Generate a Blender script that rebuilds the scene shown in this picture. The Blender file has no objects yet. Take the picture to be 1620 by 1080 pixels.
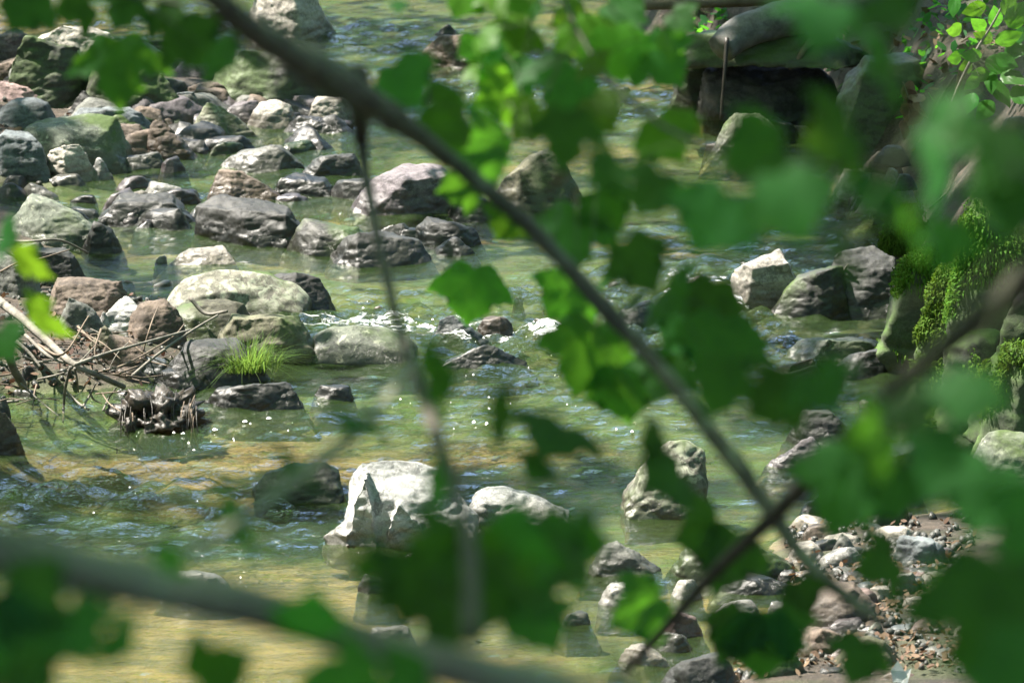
import bpy, bmesh, math, random
import numpy as np
from mathutils import Vector, Matrix, Euler, noise

rnd = random.Random(7)
nrs = np.random.RandomState(11)
SC = bpy.context.scene
COL = SC.collection

# ------------------------------------------------------------------ camera, sky, sun, exposure
CAM_H, PITCH, LENS, SENSOR = 5.0, math.radians(14.5), 110.0, 22.3
cd = bpy.data.cameras.new('camera')
cam = bpy.data.objects.new('camera', cd)
COL.objects.link(cam)
SC.camera = cam
cam.location = (0, 0, CAM_H)
cam.rotation_euler = (math.pi / 2 - PITCH, 0, 0)
cd.lens, cd.sensor_width = LENS, SENSOR
cd.clip_start, cd.clip_end = 0.05, 400
cd.dof.use_dof = True
cd.dof.focus_distance = 19.0
cd.dof.aperture_fstop = 4.6
cd.dof.aperture_blades = 0

SUN_EL, SUN_AZ = math.radians(58), math.radians(-70)      # azimuth from +Y towards +X
SUN = Vector((math.sin(SUN_AZ) * math.cos(SUN_EL), math.cos(SUN_AZ) * math.cos(SUN_EL), math.sin(SUN_EL)))
w = bpy.data.worlds.new('World'); SC.world = w; w.use_nodes = True
nt = w.node_tree
sky = nt.nodes.new('ShaderNodeTexSky'); sky.sky_type = 'NISHITA'; sky.sun_disc = False
sky.sun_elevation = SUN_EL; sky.sun_rotation = SUN_AZ
bg = nt.nodes['Background']; bg.inputs[1].default_value = 0.11
nt.links.new(sky.outputs[0], bg.inputs[0])
sd = bpy.data.lights.new('sun', 'SUN'); sd.energy = 5.0; sd.angle = math.radians(0.53); sd.color = (1.0, 0.93, 0.84)
so = bpy.data.objects.new('sun', sd); COL.objects.link(so)
so.rotation_euler = SUN.to_track_quat('Z', 'Y').to_euler(); so.location = SUN * 60
SC.view_settings.view_transform = 'Standard'; SC.view_settings.look = 'None'
SC.view_settings.exposure = 2.15; SC.view_settings.gamma = 1.0
SC.render.engine = 'CYCLES'
cy = SC.cycles
cy.max_bounces = 7; cy.diffuse_bounces = 4; cy.glossy_bounces = 4; cy.transmission_bounces = 5; cy.transparent_max_bounces = 8
cy.sample_clamp_indirect = 8.0; cy.caustics_reflective = False; cy.caustics_refractive = False
cy.use_denoising = True
try: cy.denoiser = 'OPENIMAGEDENOISE'
except Exception: pass

# ------------------------------------------------------------------ pixel <-> world helpers (photo is 1620 x 1080)
CR = cam.rotation_euler.to_matrix()
KX = SENSOR / LENS / 1620.0
def ray(px, py): return CR @ Vector(((px - 810) * KX, (540 - py) * KX, -1.0))
def ground(px, py, z=0.0):
    r = ray(px, py); t = (z - CAM_H) / r.z
    return Vector((r.x * t, r.y * t, z))
def at(px, py, d): return cam.location + ray(px, py) * d
def depth_of(p): return -(CR.transposed() @ (Vector(p) - cam.location)).z
def mpp(p): return depth_of(p) * KX            # metres per photo pixel at p
def at_y(px, py, Y):
    r = ray(px, py); t = Y / r.y
    return cam.location + r * t

# ------------------------------------------------------------------ object helpers
def tag(o, label=None, cat=None, group=None, kind=None):
    if label: o['label'] = label
    if cat: o['category'] = cat
    if group: o['group'] = group
    if kind: o['kind'] = kind
    return o
def link(name, me, mat=None, parent=None, loc=None):
    o = bpy.data.objects.new(name, me)
    COL.objects.link(o)
    if mat is not None:
        for m in (mat if isinstance(mat, (list, tuple)) else [mat]): me.materials.append(m)
    if loc is not None: o.location = loc
    if parent is not None: o.parent = parent
    return o
def empty(name, loc, label, cat, group=None):
    o = bpy.data.objects.new(name, None); COL.objects.link(o); o.location = loc
    o.empty_display_size = 0.1
    return tag(o, label, cat, group)
def mesh_np(name, V, F, smooth=False):
    me = bpy.data.meshes.new(name)
    V = np.asarray(V, dtype=np.float32); F = np.asarray(F, dtype=np.int32)
    k = F.shape[1]
    me.vertices.add(len(V)); me.vertices.foreach_set('co', V.ravel())
    me.loops.add(F.size); me.loops.foreach_set('vertex_index', F.ravel())
    me.polygons.add(len(F)); me.polygons.foreach_set('loop_start', np.arange(0, F.size, k, dtype=np.int32))
    me.polygons.foreach_set('loop_total', np.full(len(F), k, dtype=np.int32))
    me.update(calc_edges=True)
    if smooth: me.polygons.foreach_set('use_smooth', np.ones(len(F), dtype=bool))
    me.validate(); return me
def catmull(P, n=6):
    P = [Vector(p) for p in P]
    if len(P) < 3:
        return [P[0].lerp(P[-1], i / n) for i in range(n + 1)]
    Q = [P[0] * 2 - P[1]] + P + [P[-1] * 2 - P[-2]]
    out = []
    for i in range(1, len(Q) - 2):
        for k in range(n):
            t = k / n; a, b, c, d = Q[i - 1], Q[i], Q[i + 1], Q[i + 2]
            out.append(0.5 * ((2 * b) + (c - a) * t + (2 * a - 5 * b + 4 * c - d) * t * t + (3 * b - a - 3 * c + d) * t ** 3))
    out.append(P[-1]); return out
def tube(pts, r0, r1, sides=8, rough=0.0, seed=0, n=6, radii=None):
    P = catmull(pts, n); N = len(P); V = []; F = []
    up = Vector((0.13, 0.21, 0.97))
    for i, p in enumerate(P):
        d = (P[min(i + 1, N - 1)] - P[max(i - 1, 0)]).normalized()
        a = d.cross(up)
        if a.length < 1e-3: a = d.cross(Vector((1, 0, 0)))
        a.normalize(); b = d.cross(a)
        t = i / (N - 1)
        r = r0 + (r1 - r0) * t
        if radii: 
            u = t * (len(radii) - 1); k = min(int(u), len(radii) - 2); r = radii[k] + (radii[k + 1] - radii[k]) * (u - k)
        for s in range(sides):
            th = 2 * math.pi * s / sides
            q = a * math.cos(th) + b * math.sin(th)
            rr = r * (1 + rough * noise.noise(p * 9 + q * 1.3 + Vector((seed, 0, 0))) + rough * .6 * noise.noise(p * 31 + q * 2 + Vector((0, seed, 0))))
            V.append(p + q * rr)
    for i in range(N - 1):
        for s in range(sides):
            F.append((i * sides + s, i * sides + (s + 1) % sides, (i + 1) * sides + (s + 1) % sides, (i + 1) * sides + s))
    m = len(V); V += [P[0], P[-1]]
    for s in range(sides):
        F.append((m, (s + 1) % sides, s, s)); e = (N - 1) * sides
        F.append((m + 1, e + s, e + (s + 1) % sides, e + (s + 1) % sides))
    me = bpy.data.meshes.new('tube')
    me.from_pydata([tuple(v) for v in V], [], [f if f[2] != f[3] else f[:3] for f in F])
    for p in me.polygons: p.use_smooth = True
    me.update(); return me

# ------------------------------------------------------------------ materials
def newmat(name):
    m = bpy.data.materials.new(name); m.use_nodes = True
    n = m.node_tree; n.nodes.clear()
    out = n.nodes.new('ShaderNodeOutputMaterial')
    return m, n, out
def N(nt, kind, **kw):
    x = nt.nodes.new('ShaderNode' + kind)
    for k, v in kw.items():
        if k.startswith('i_'): x.inputs[k[2:].replace('_', ' ')].default_value = v
        elif k.startswith('n_'): x.inputs[int(k[2:])].default_value = v
        else: setattr(x, k, v)
    return x
def ramp(nt, src, stops, interp='LINEAR'):
    r = N(nt, 'ValToRGB'); cr = r.color_ramp; cr.interpolation = interp
    while len(cr.elements) > 1: cr.elements.remove(cr.elements[-1])
    cr.elements[0].position = stops[0][0]; c = stops[0][1]; cr.elements[0].color = c if len(c) == 4 else (*c, 1)
    for p, c in stops[1:]:
        e = cr.elements.new(p); e.color = c if len(c) == 4 else (*c, 1)
    nt.links.new(src, r.inputs[0]); return r.outputs[0]
def g(v): return (v, v, v, 1)
def mixc(nt, fac, a, b, mode='MIX'):
    m = N(nt, 'Mix', data_type='RGBA', blend_type=mode)
    for i, v in ((0, fac), (6, a), (7, b)):
        if hasattr(v, 'is_output'): nt.links.new(v, m.inputs[i])
        else: m.inputs[i].default_value = v if not isinstance(v, tuple) or len(v) == 4 else (*v, 1)
    return m.outputs[2]
def math_(nt, op, a, b=None, c=None):
    m = N(nt, 'Math', operation=op)
    for i, v in enumerate((a, b, c)):
        if v is None: continue
        if hasattr(v, 'is_output'): nt.links.new(v, m.inputs[i])
        else: m.inputs[i].default_value = v
    return m.outputs[0]

def rock_mat(name, dark, light, moss=0.0, lichen=0.0, rough=0.8, moss_col=(0.045, 0.075, 0.013), scale=1.0, val=0.62):
    m, t, out = newmat(name); L = t.links.new
    geo = N(t, 'NewGeometry'); oi = N(t, 'ObjectInfo')
    off = N(t, 'VectorMath', operation='MULTIPLY_ADD'); L(geo.outputs['Position'], off.inputs[0])
    off.inputs[1].default_value = (scale,) * 3
    cmb = N(t, 'CombineXYZ'); s = math_(t, 'MULTIPLY', oi.outputs['Random'], 37.0)
    for i in range(3): L(s, cmb.inputs[i])
    L(cmb.outputs[0], off.inputs[2]); P = off.outputs[0]
    n1 = N(t, 'TexNoise', i_Scale=3.2, i_Detail=8, i_Roughness=0.62); L(P, n1.inputs['Vector'])
    n2 = N(t, 'TexNoise', i_Scale=22, i_Detail=9, i_Roughness=0.7, i_Distortion=0.6); L(P, n2.inputs['Vector'])
    n3 = N(t, 'TexNoise', i_Scale=95, i_Detail=4, i_Roughness=0.7); L(P, n3.inputs['Vector'])
    base = mixc(t, ramp(t, n1.outputs[0], [(0.35, g(0)), (0.66, g(1))]), dark, light)
    base = mixc(t, ramp(t, n2.outputs[0], [(0.42, g(0)), (0.62, g(0.55))]), base, tuple(x * 0.45 for x in dark))
    base = mixc(t, ramp(t, n3.outputs[0], [(0.5, g(0)), (0.72, g(0.35))]), base, tuple(min(1, x * 1.5) for x in light))
    # layered seams
    sep = N(t, 'SeparateXYZ'); L(geo.outputs['Position'], sep.inputs[0])
    vor = N(t, 'TexVoronoi', feature='DISTANCE_TO_EDGE', i_Scale=5.5); 
    dv = N(t, 'VectorMath', operation='ADD'); L(P, dv.inputs[0]); L(n1.outputs[1], dv.inputs[1]); L(dv.outputs[0], vor.inputs['Vector'])
    crack = ramp(t, vor.outputs[0], [(0.0, g(1)), (0.018, g(0))])
    base = mixc(t, math_(t, 'MULTIPLY', crack, 0.6), base, tuple(x * 0.3 for x in dark))
    n4 = N(t, 'TexNoise', i_Scale=8.5, i_Detail=6, i_Roughness=0.65, i_Distortion=0.9); L(dv.outputs[0], n4.inputs['Vector'])
    base = mixc(t, ramp(t, n4.outputs[0], [(0.52, g(0)), (0.58, g(0.6))]), base, tuple(x * 0.28 for x in dark))
    base = mixc(t, ramp(t, n4.outputs[0], [(0.30, g(0.5)), (0.40, g(0))]), base, tuple(min(.7, x * 1.35) for x in light))
    hv = N(t, 'HueSaturation'); L(base, hv.inputs['Color'])
    L(math_(t, 'MULTIPLY_ADD', oi.outputs['Random'], 0.6 * val, 0.7 * val), hv.inputs['Value']); base = hv.outputs[0]
    if lichen > 0:
        l = ramp(t, n2.outputs[0], [(0.60 - 0.15 * lichen, g(0)), (0.66 - 0.1 * lichen, g(0.8))])
        base = mixc(t, l, base, (0.34, 0.36, 0.27))
    nsep = N(t, 'SeparateXYZ'); L(geo.outputs['Normal'], nsep.inputs[0])
    if moss > 0:
        up = ramp(t, nsep.outputs[2], [(0.0, g(0)), (0.6, g(1))])
        mm = math_(t, 'MULTIPLY', ramp(t, n1.outputs[0], [(0.62 - 0.35 * moss, g(0)), (0.72 - 0.3 * moss, g(1))]), math_(t, 'MULTIPLY_ADD', up, 0.75, 0.25))
        mc = mixc(t, n3.outputs[0], tuple(x * 0.45 for x in moss_col), tuple(x * 1.6 for x in moss_col))
        base = mixc(t, mm, base, mc)
    # wet band just above the water line
    z = math_(t, 'ADD', sep.outputs[2], math_(t, 'MULTIPLY', n1.outputs[0], -0.13))
    wet = N(t, 'MapRange', n_1=-0.02, n_2=0.045, n_3=1.0, n_4=0.0); L(z, wet.inputs[0])
    base = mixc(t, math_(t, 'MULTIPLY', wet.outputs[0], 0.85), base, mixc(t, 1.0, base, (0.35, 0.33, 0.30), 'MULTIPLY'))
    silt = N(t, 'MapRange', n_1=-0.07, n_2=-0.015, n_3=0.9, n_4=0.0); L(sep.outputs[2], silt.inputs[0])      # silt and algae on what stays under water
    base = mixc(t, silt.outputs[0], base, mixc(t, n1.outputs[0], (0.09, 0.095, 0.03), (0.30, 0.20, 0.09)))
    bs = N(t, 'BsdfPrincipled'); L(base, bs.inputs['Base Color'])
    L(math_(t, 'MULTIPLY_ADD', wet.outputs[0], 0.34 - rough, rough), bs.inputs['Roughness'])
    b1 = N(t, 'Bump', i_Strength=0.4, i_Distance=0.012); L(math_(t, 'MULTIPLY_ADD', crack, -0.6, n2.outputs[0]), b1.inputs['Height'])
    b2 = N(t, 'Bump', i_Strength=0.4, i_Distance=0.003); L(n3.outputs[0], b2.inputs['Height']); L(b1.outputs[0], b2.inputs['Normal'])
    L(b2.outputs[0], bs.inputs['Normal']); L(bs.outputs[0], out.inputs[0]); return m

RM = {
 'grey':  rock_mat('grey_stone', (0.13, 0.135, 0.12), (0.27, 0.27, 0.24)),
 'blue':  rock_mat('blue_grey_stone', (0.13, 0.15, 0.16), (0.27, 0.30, 0.31)),
 'green': rock_mat('green_grey_stone', (0.11, 0.13, 0.10), (0.25, 0.27, 0.21), moss=0.35, lichen=0.3),
 'brown': rock_mat('brown_stone', (0.12, 0.085, 0.062), (0.27, 0.205, 0.16)),
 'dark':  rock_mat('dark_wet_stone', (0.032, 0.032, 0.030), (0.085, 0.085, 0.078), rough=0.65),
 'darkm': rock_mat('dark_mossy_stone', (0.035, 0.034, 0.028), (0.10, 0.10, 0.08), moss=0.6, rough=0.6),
 'pale':  rock_mat('pale_stone', (0.33, 0.30, 0.26), (0.56, 0.52, 0.46), val=0.85),
 'white': rock_mat('white_stone', (0.27, 0.27, 0.26), (0.50, 0.495, 0.48), val=1.0),
 'pink':  rock_mat('pink_stone', (0.24, 0.16, 0.15), (0.46, 0.33, 0.31)),
 'purple':rock_mat('purple_grey_stone', (0.12, 0.10, 0.115), (0.27, 0.235, 0.25)),
 'olive': rock_mat('olive_stone', (0.11, 0.105, 0.06), (0.25, 0.235, 0.16), moss=0.4),
 'lichen':rock_mat('lichened_stone', (0.15, 0.145, 0.11), (0.34, 0.32, 0.26), moss=0.42, lichen=0.8),
 'mossw': rock_mat('moss_hung_stone', (0.05, 0.05, 0.04), (0.14, 0.145, 0.12), moss=0.75, moss_col=(0.06, 0.12, 0.015)),
}

def bark_mat(name, a, b, rough=0.85, lich=0.0):
    m, t, out = newmat(name); L = t.links.new
    geo = N(t, 'NewGeometry')
    n1 = N(t, 'TexNoise', i_Scale=14, i_Detail=7, i_Roughness=0.65); L(geo.outputs['Position'], n1.inputs['Vector'])
    n2 = N(t, 'TexNoise', i_Scale=120, i_Detail=4); L(geo.outputs['Position'], n2.inputs['Vector'])
    c = mixc(t, ramp(t, n1.outputs[0], [(0.35, g(0)), (0.65, g(1))]), a, b)
    c = mixc(t, math_(t, 'MULTIPLY', n2.outputs[0], 0.5), c, tuple(x * 0.5 for x in a))
    if lich: c = mixc(t, ramp(t, n1.outputs[0], [(0.5, g(0)), (0.58, g(lich))]), c, (0.16, 0.2, 0.12))
    bs = N(t, 'BsdfPrincipled', i_Roughness=rough); L(c, bs.inputs['Base Color'])
    bp = N(t, 'Bump', i_Strength=0.6, i_Distance=0.004); L(n2.outputs[0], bp.inputs['Height']); L(bp.outputs[0], bs.inputs['Normal'])
    L(bs.outputs[0], out.inputs[0]); return m
M_branch = bark_mat('grey_branch_bark', (0.05, 0.045, 0.033), (0.155, 0.145, 0.105), lich=.4)
M_branch_d = bark_mat('dark_twig_bark', (0.032, 0.027, 0.02), (0.075, 0.062, 0.045))
M_branch_g = bark_mat('greenish_branch_bark', (0.13, 0.125, 0.085), (0.31, 0.30, 0.22), lich=0.6)
M_drift = bark_mat('bleached_driftwood', (0.10, 0.09, 0.075), (0.29, 0.265, 0.225))
M_twig = bark_mat('brown_twig', (0.10, 0.075, 0.055), (0.25, 0.19, 0.14))
M_log = bark_mat('grey_log_bark', (0.085, 0.08, 0.072), (0.21, 0.20, 0.185))
M_peat = bark_mat('black_peat', (0.012, 0.010, 0.008), (0.045, 0.034, 0.024), rough=0.5)

def leaf_mat(name, top, trans, gloss=0.4, tw=0.5, var=0.35, scale=40):
    m, t, out = newmat(name); L = t.links.new
    oi = N(t, 'ObjectInfo'); geo = N(t, 'NewGeometry')
    n1 = N(t, 'TexNoise', i_Scale=scale, i_Detail=3); L(geo.outputs['Position'], n1.inputs['Vector'])
    r = math_(t, 'ADD', math_(t, 'MULTIPLY', geo.outputs['Random Per Island'], 0.5), math_(t, 'MULTIPLY', oi.outputs['Random'], 0.5))
    hs = N(t, 'HueSaturation'); hs.inputs['Color'].default_value = (*top, 1)
    L(math_(t, 'MULTIPLY_ADD', r, 0.05, 0.475), hs.inputs['Hue'])
    L(math_(t, 'ADD', math_(t, 'MULTIPLY_ADD', r, var * 2, 1 - var), math_(t, 'MULTIPLY_ADD', n1.outputs[0], 0.4, -0.2)), hs.inputs['Value'])
    ht = N(t, 'HueSaturation'); ht.inputs['Color'].default_value = (*trans, 1)
    L(math_(t, 'MULTIPLY_ADD', r, 0.05, 0.475), ht.inputs['Hue'])
    L(math_(t, 'ADD', math_(t, 'MULTIPLY_ADD', r, var * 2, 1 - var), math_(t, 'MULTIPLY_ADD', n1.outputs[0], 0.8, -0.4)), ht.inputs['Value'])
    bs = N(t, 'BsdfPrincipled', i_Roughness=gloss); bs.inputs['Specular IOR Level'].default_value = 0.12; L(hs.outputs[0], bs.inputs['Base Color'])
    tr = N(t, 'BsdfTranslucent'); L(ht.outputs[0], tr.inputs[0])
    mx = N(t, 'MixShader', n_0=tw); L(bs.outputs[0], mx.inputs[1]); L(tr.outputs[0], mx.inputs[2])
    L(mx.outputs[0], out.inputs[0]); return m
M_leaf = leaf_mat('maple_leaf', (0.026, 0.105, 0.030), (0.15, 0.48, 0.028), gloss=0.55, var=.5)
M_leaf_y = leaf_mat('sunlit_yellow_green_leaf', (0.05, 0.16, 0.015), (0.27, 0.62, 0.03), gloss=0.45)  # yellower, brighter copy of the maple leaf: sunlit glow put into the colour
M_canopy = leaf_mat('canopy_leaf', (0.05, 0.12, 0.03), (0.20, 0.38, 0.04), gloss=0.5, var=0.4, scale=3)
M_sprig = leaf_mat('sprig_leaf', (0.035, 0.12, 0.02), (0.14, 0.36, 0.02), gloss=0.35)
M_grass = leaf_mat('grass_blade', (0.11, 0.21, 0.05), (0.24, 0.42, 0.07), gloss=0.5, var=.55)
M_moss = leaf_mat('hanging_moss', (0.075, 0.15, 0.02), (0.13, 0.24, 0.02), gloss=0.8, tw=0.3, var=0.5)
M_dead = leaf_mat('dead_leaf', (0.17, 0.115, 0.08), (0.14, 0.08, 0.04), gloss=0.7, tw=0.2, var=0.6)
M_stalk = bark_mat('leafstalk', (0.03, 0.05, 0.015), (0.05, 0.075, 0.02))

# ground
m, t, out = newmat('stream_bed_and_soil'); L = t.links.new; M_ground = m
geo = N(t, 'NewGeometry'); sep = N(t, 'SeparateXYZ'); L(geo.outputs['Position'], sep.inputs[0])
mp = N(t, 'Mapping'); mp.inputs['Scale'].default_value = (0.55, 1.0, 1.0); L(geo.outputs['Position'], mp.inputs[0])
n1 = N(t, 'TexNoise', i_Scale=1.1, i_Detail=6, i_Roughness=0.6); L(mp.outputs[0], n1.inputs['Vector'])
n2 = N(t, 'TexNoise', i_Scale=9, i_Detail=8, i_Roughness=0.7); L(mp.outputs[0], n2.inputs['Vector'])
n3 = N(t, 'TexNoise', i_Scale=45, i_Detail=6, i_Roughness=0.7); L(geo.outputs['Position'], n3.inputs['Vector'])
ym = N(t, 'MapRange', n_1=15.9, n_2=17.2, n_3=-0.11, n_4=0.03); L(sep.outputs[1], ym.inputs[0]); bedy = ym.outputs[0]
v1 = N(t, 'TexVoronoi', i_Scale=14); L(geo.outputs['Position'], v1.inputs['Vector'])
bed = mixc(t, ramp(t, math_(t, 'ADD', n1.outputs[0], bedy), [(0.40, g(0)), (0.52, g(1))]), (0.40, 0.255, 0.125), (0.085, 0.145, 0.04))
bed = mixc(t, ramp(t, n2.outputs[0], [(0.45, g(0)), (0.6, g(0.6))]), bed, (0.10, 0.085, 0.045))
bed = mixc(t, math_(t, 'MULTIPLY', v1.outputs['Color'], 0.3), bed, (0.35, 0.27, 0.17))
soil = mixc(t, ramp(t, n2.outputs[0], [(0.38, g(0)), (0.62, g(1))]), (0.022, 0.018, 0.013), (0.065, 0.048, 0.035))
soil = mixc(t, ramp(t, n3.outputs[0], [(0.52, g(0)), (0.66, g(0.6))]), soil, (0.13, 0.10, 0.078))
soil = mixc(t, ramp(t, n1.outputs[0], [(0.52, g(0)), (0.6, g(0.6))]), soil, (0.035, 0.055, 0.015))
mr = N(t, 'MapRange', n_1=-0.03, n_2=0.03); L(math_(t, 'MULTIPLY_ADD', n2.outputs[0], 0.06, math_(t, 'ADD', sep.outputs[2], -0.03)), mr.inputs[0])
cc = mixc(t, mr.outputs[0], bed, soil)
bs = N(t, 'BsdfPrincipled', i_Roughness=0.85); L(cc, bs.inputs['Base Color'])
bp = N(t, 'Bump', i_Strength=1.0, i_Distance=0.03); L(math_(t, 'ADD', n2.outputs[0], math_(t, 'MULTIPLY', n3.outputs[0], 0.5)), bp.inputs['Height']); L(bp.outputs[0], bs.inputs['Normal'])
L(bs.outputs[0], out.inputs[0])

# water: Fresnel mirror over a tinted clear body, with white water where it breaks
m, t, out = newmat('stream_water'); L = t.links.new; M_water = m
geo = N(t, 'NewGeometry')
at_f = N(t, 'Attribute', attribute_name='foam'); at_r = N(t, 'Attribute', attribute_name='rough')
mp = N(t, 'Mapping'); mp.inputs['Scale'].default_value = (0.42, 1.0, 1.0); L(geo.outputs['Position'], mp.inputs[0])
n1 = N(t, 'TexNoise', i_Scale=15, i_Detail=5, i_Roughness=0.6, i_Distortion=0.4); L(mp.outputs[0], n1.inputs['Vector'])
n2 = N(t, 'TexNoise', i_Scale=55, i_Detail=3, i_Roughness=0.6); L(mp.outputs[0], n2.inputs['Vector'])
b1 = N(t, 'Bump', i_Distance=0.085); L(n1.outputs[0], b1.inputs['Height']); L(at_r.outputs['Fac'], b1.inputs['Strength'])
b2 = N(t, 'Bump', i_Distance=0.014); L(n2.outputs[0], b2.inputs['Height']); L(at_r.outputs['Fac'], b2.inputs['Strength']); L(b1.outputs[0], b2.inputs['Normal'])
fr = N(t, 'Fresnel', i_IOR=1.33); L(b2.outputs[0], fr.inputs['Normal'])
tp = N(t, 'BsdfTransparent'); tp.inputs[0].default_value = (0.75, 0.79, 0.63, 1)
gl = N(t, 'BsdfGlossy', i_Roughness=0.04); L(b2.outputs[0], gl.inputs['Normal'])
mk = N(t, 'BsdfDiffuse'); mk.inputs[0].default_value = (0.06, 0.105, 0.035, 1)
mt_ = N(t, 'MixShader', n_0=0.17); L(tp.outputs[0], mt_.inputs[1]); L(mk.outputs[0], mt_.inputs[2])
mx = N(t, 'MixShader'); L(fr.outputs[0], mx.inputs[0]); L(mt_.outputs[0], mx.inputs[1]); L(gl.outputs[0], mx.inputs[2])
nf = N(t, 'TexNoise', i_Scale=38, i_Detail=5, i_Roughness=0.7, i_Distortion=0.8); L(mp.outputs[0], nf.inputs['Vector'])
ff = N(t, 'MapRange', n_1=0.0, n_2=0.12); L(math_(t, 'ADD', nf.outputs[0], math_(t, 'MULTIPLY_ADD', at_f.outputs['Fac'], 0.40, -0.86)), ff.inputs[0])
df = N(t, 'BsdfDiffuse'); df.inputs[0].default_value = (0.8, 0.82, 0.84, 1); L(b2.outputs[0], df.inputs['Normal'])
mx2 = N(t, 'MixShader'); L(ff.outputs[0], mx2.inputs[0]); L(mx.outputs[0], mx2.inputs[1]); L(df.outputs[0], mx2.inputs[2])
L(mx2.outputs[0], out.inputs[0])

m, t, out = newmat('white_foam_glint'); M_foam_glint = m
bs = N(t, 'BsdfPrincipled', i_Roughness=0.4); bs.inputs['Base Color'].default_value = (0.85, 0.86, 0.86, 1); t.links.new(bs.outputs[0], out.inputs[0])
m, t, out = newmat('bleached_scrap'); M_scrap = m
bs = N(t, 'BsdfPrincipled', i_Roughness=0.6); bs.inputs['Base Color'].default_value = (0.75, 0.76, 0.74, 1); t.links.new(bs.outputs[0], out.inputs[0])

SPOTS = []                      # places chosen for sun; crown leaves are cut away along each ray: (point, radius)
def spot(px, py, r, z=0.0): SPOTS.append((ground(px, py, z), r))

# ------------------------------------------------------------------ terrain
def poly_world(pts): return np.array([tuple(ground(x, y))[:2] for x, y in pts])
def sdist(X, Y, P):
    d = np.full(X.shape, 1e9); ins = np.zeros(X.shape, bool)
    n = len(P)
    for i in range(n):
        ax, ay = P[i]; bx, by = P[(i + 1) % n]
        ex, ey = bx - ax, by - ay
        tt = np.clip(((X - ax) * ex + (Y - ay) * ey) / (ex * ex + ey * ey + 1e-12), 0, 1)
        d = np.minimum(d, np.hypot(X - ax - tt * ex, Y - ay - tt * ey))
        with np.errstate(divide='ignore', invalid='ignore'):
            c = ((ay > Y) != (by > Y)) & (X < (bx - ax) * (Y - ay) / (by - ay + 1e-12) + ax)
        ins ^= c
    return np.where(ins, d, -d)
_W = [(nrs.uniform(0, 2 * math.pi), 2 ** nrs.uniform(0, 4.5), nrs.uniform(0, 6.28)) for _ in range(40)]
def fbm(X, Y, f0=0.6):
    h = np.zeros(X.shape); s = 0
    for th, f, ph in _W:
        a = 1 / f ** 0.9; s += a * a
        h += a * np.sin(f0 * f * (X * math.cos(th) + Y * math.sin(th)) + ph + 1.3 * np.sin(0.37 * f * f0 * (Y * math.cos(th) - X * math.sin(th)) + ph * 2))
    return h / math.sqrt(s / 2) * 0.5
BANK_A1 = poly_world([(-900, 40), (0, 62), (150, 66), (300, 78), (470, 84), (550, 140), (540, 178), (430, 195), (320, 212), (250, 240), (175, 275), (110, 300), (-900, 330)])
BANK_A2 = poly_world([(-900, 320), (20, 325), (110, 345), (150, 390), (95, 430), (60, 455), (190, 470), (300, 510), (325, 600), (240, 640), (80, 645), (-900, 650)])
BANK_A3 = poly_world([(-900, 655), (-5, 660), (15, 700), (-10, 745), (-900, 790)])
BANK_B = poly_world([(1120, 60), (1140, 110), (1300, 120), (1310, 240), (1330, 285), (1385, 330), (1440, 350), (1455, 520), (1520, 600), (1545, 730), (1600, 770), (2600, 760), (2600, 40), (1500, -60), (1000, -60), (1030, 60)])
BAR = poly_world([(1110, 895), (1260, 820), (1350, 815), (1480, 800), (1600, 760), (2300, 720), (2300, 1250), (1080, 1250), (1120, 1060), (1270, 1020), (1240, 945)])
def terrain(X, Y):
    n = fbm(X, Y, 0.9)
    bed = -0.095 + 0.04 * n
    h = bed.copy()
    def lay(P, f, soft=0.12, wob=0.08):
        nonlocal h
        d = sdist(X, Y, P) + wob * fbm(X * 2.3 + 5, Y * 2.3, 1.2)
        w_ = np.clip(0.5 + d / soft * 0.5, 0, 1); w_ = w_ * w_ * (3 - 2 * w_)
        h = h * (1 - w_) + np.maximum(h, f(np.maximum(d, 0)) + 0.03 * n) * w_
    for P in (BANK_A1, BANK_A2, BANK_A3):
        lay(P, lambda d: 0.03 + 0.10 * np.minimum(d, 1.2), 0.25)
    lay(BANK_B, lambda d: 0.12 + 0.55 * np.clip(d / 0.45, 0, 1) + 0.30 * np.clip(d - 0.4, 0, 6), 0.2)
    lay(BAR, lambda d: 0.02 + 0.07 * np.minimum(d, 2.5), 0.25)
    h = np.maximum(h, -0.035 + 0.13 * np.minimum(sdist(X, Y, BAR), 0))
    # banks far to the sides
    h = np.maximum(h, -0.4 + 0.35 * (np.maximum(-X - 5.2, 0)) + 0.1 * n)
    h = np.maximum(h, -0.4 + 0.35 * (np.maximum(X - 4.6, 0)) + 0.1 * n)
    # the slope the photographer stands on
    h = np.maximum(h, 0.255 * (13.0 - Y) - 0.25 + 0.04 * n)
    # the valley closes beyond the bend
    h = np.maximum(h, 0.25 * (Y - 40) + 0.2 * n)
    return h
def axis(a, b, fine, lo, hi, coarse):
    x = [lo]; 
    while x[-1] < hi:
        p = x[-1]; dd = 0 if a <= p <= b else min(abs(p - a), abs(p - b))
        x.append(p + min(coarse, fine + dd * 0.25))
    return np.array(x)
def grid_mesh(name, xs, ys, Z):
    nx, ny = len(xs), len(ys); X, Y = np.meshgrid(xs, ys)
    V = np.stack([X, Y, Z], -1).reshape(-1, 3)
    i = np.arange(nx * ny).reshape(ny, nx)
    F = np.stack([i[:-1, :-1], i[:-1, 1:], i[1:, 1:], i[1:, :-1]], -1).reshape(-1, 4)
    return mesh_np(name, V, F, True)
xs = axis(-3.4, 3.6, 0.045, -60, 60, 3.0); ys = axis(14.2, 27.5, 0.055, -30, 110, 3.0)
X, Y = np.meshgrid(xs, ys); TZ = terrain(X, Y)
o = link('ground', grid_mesh('ground', xs, ys, TZ), M_ground); tag(o, kind='structure')
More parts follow.
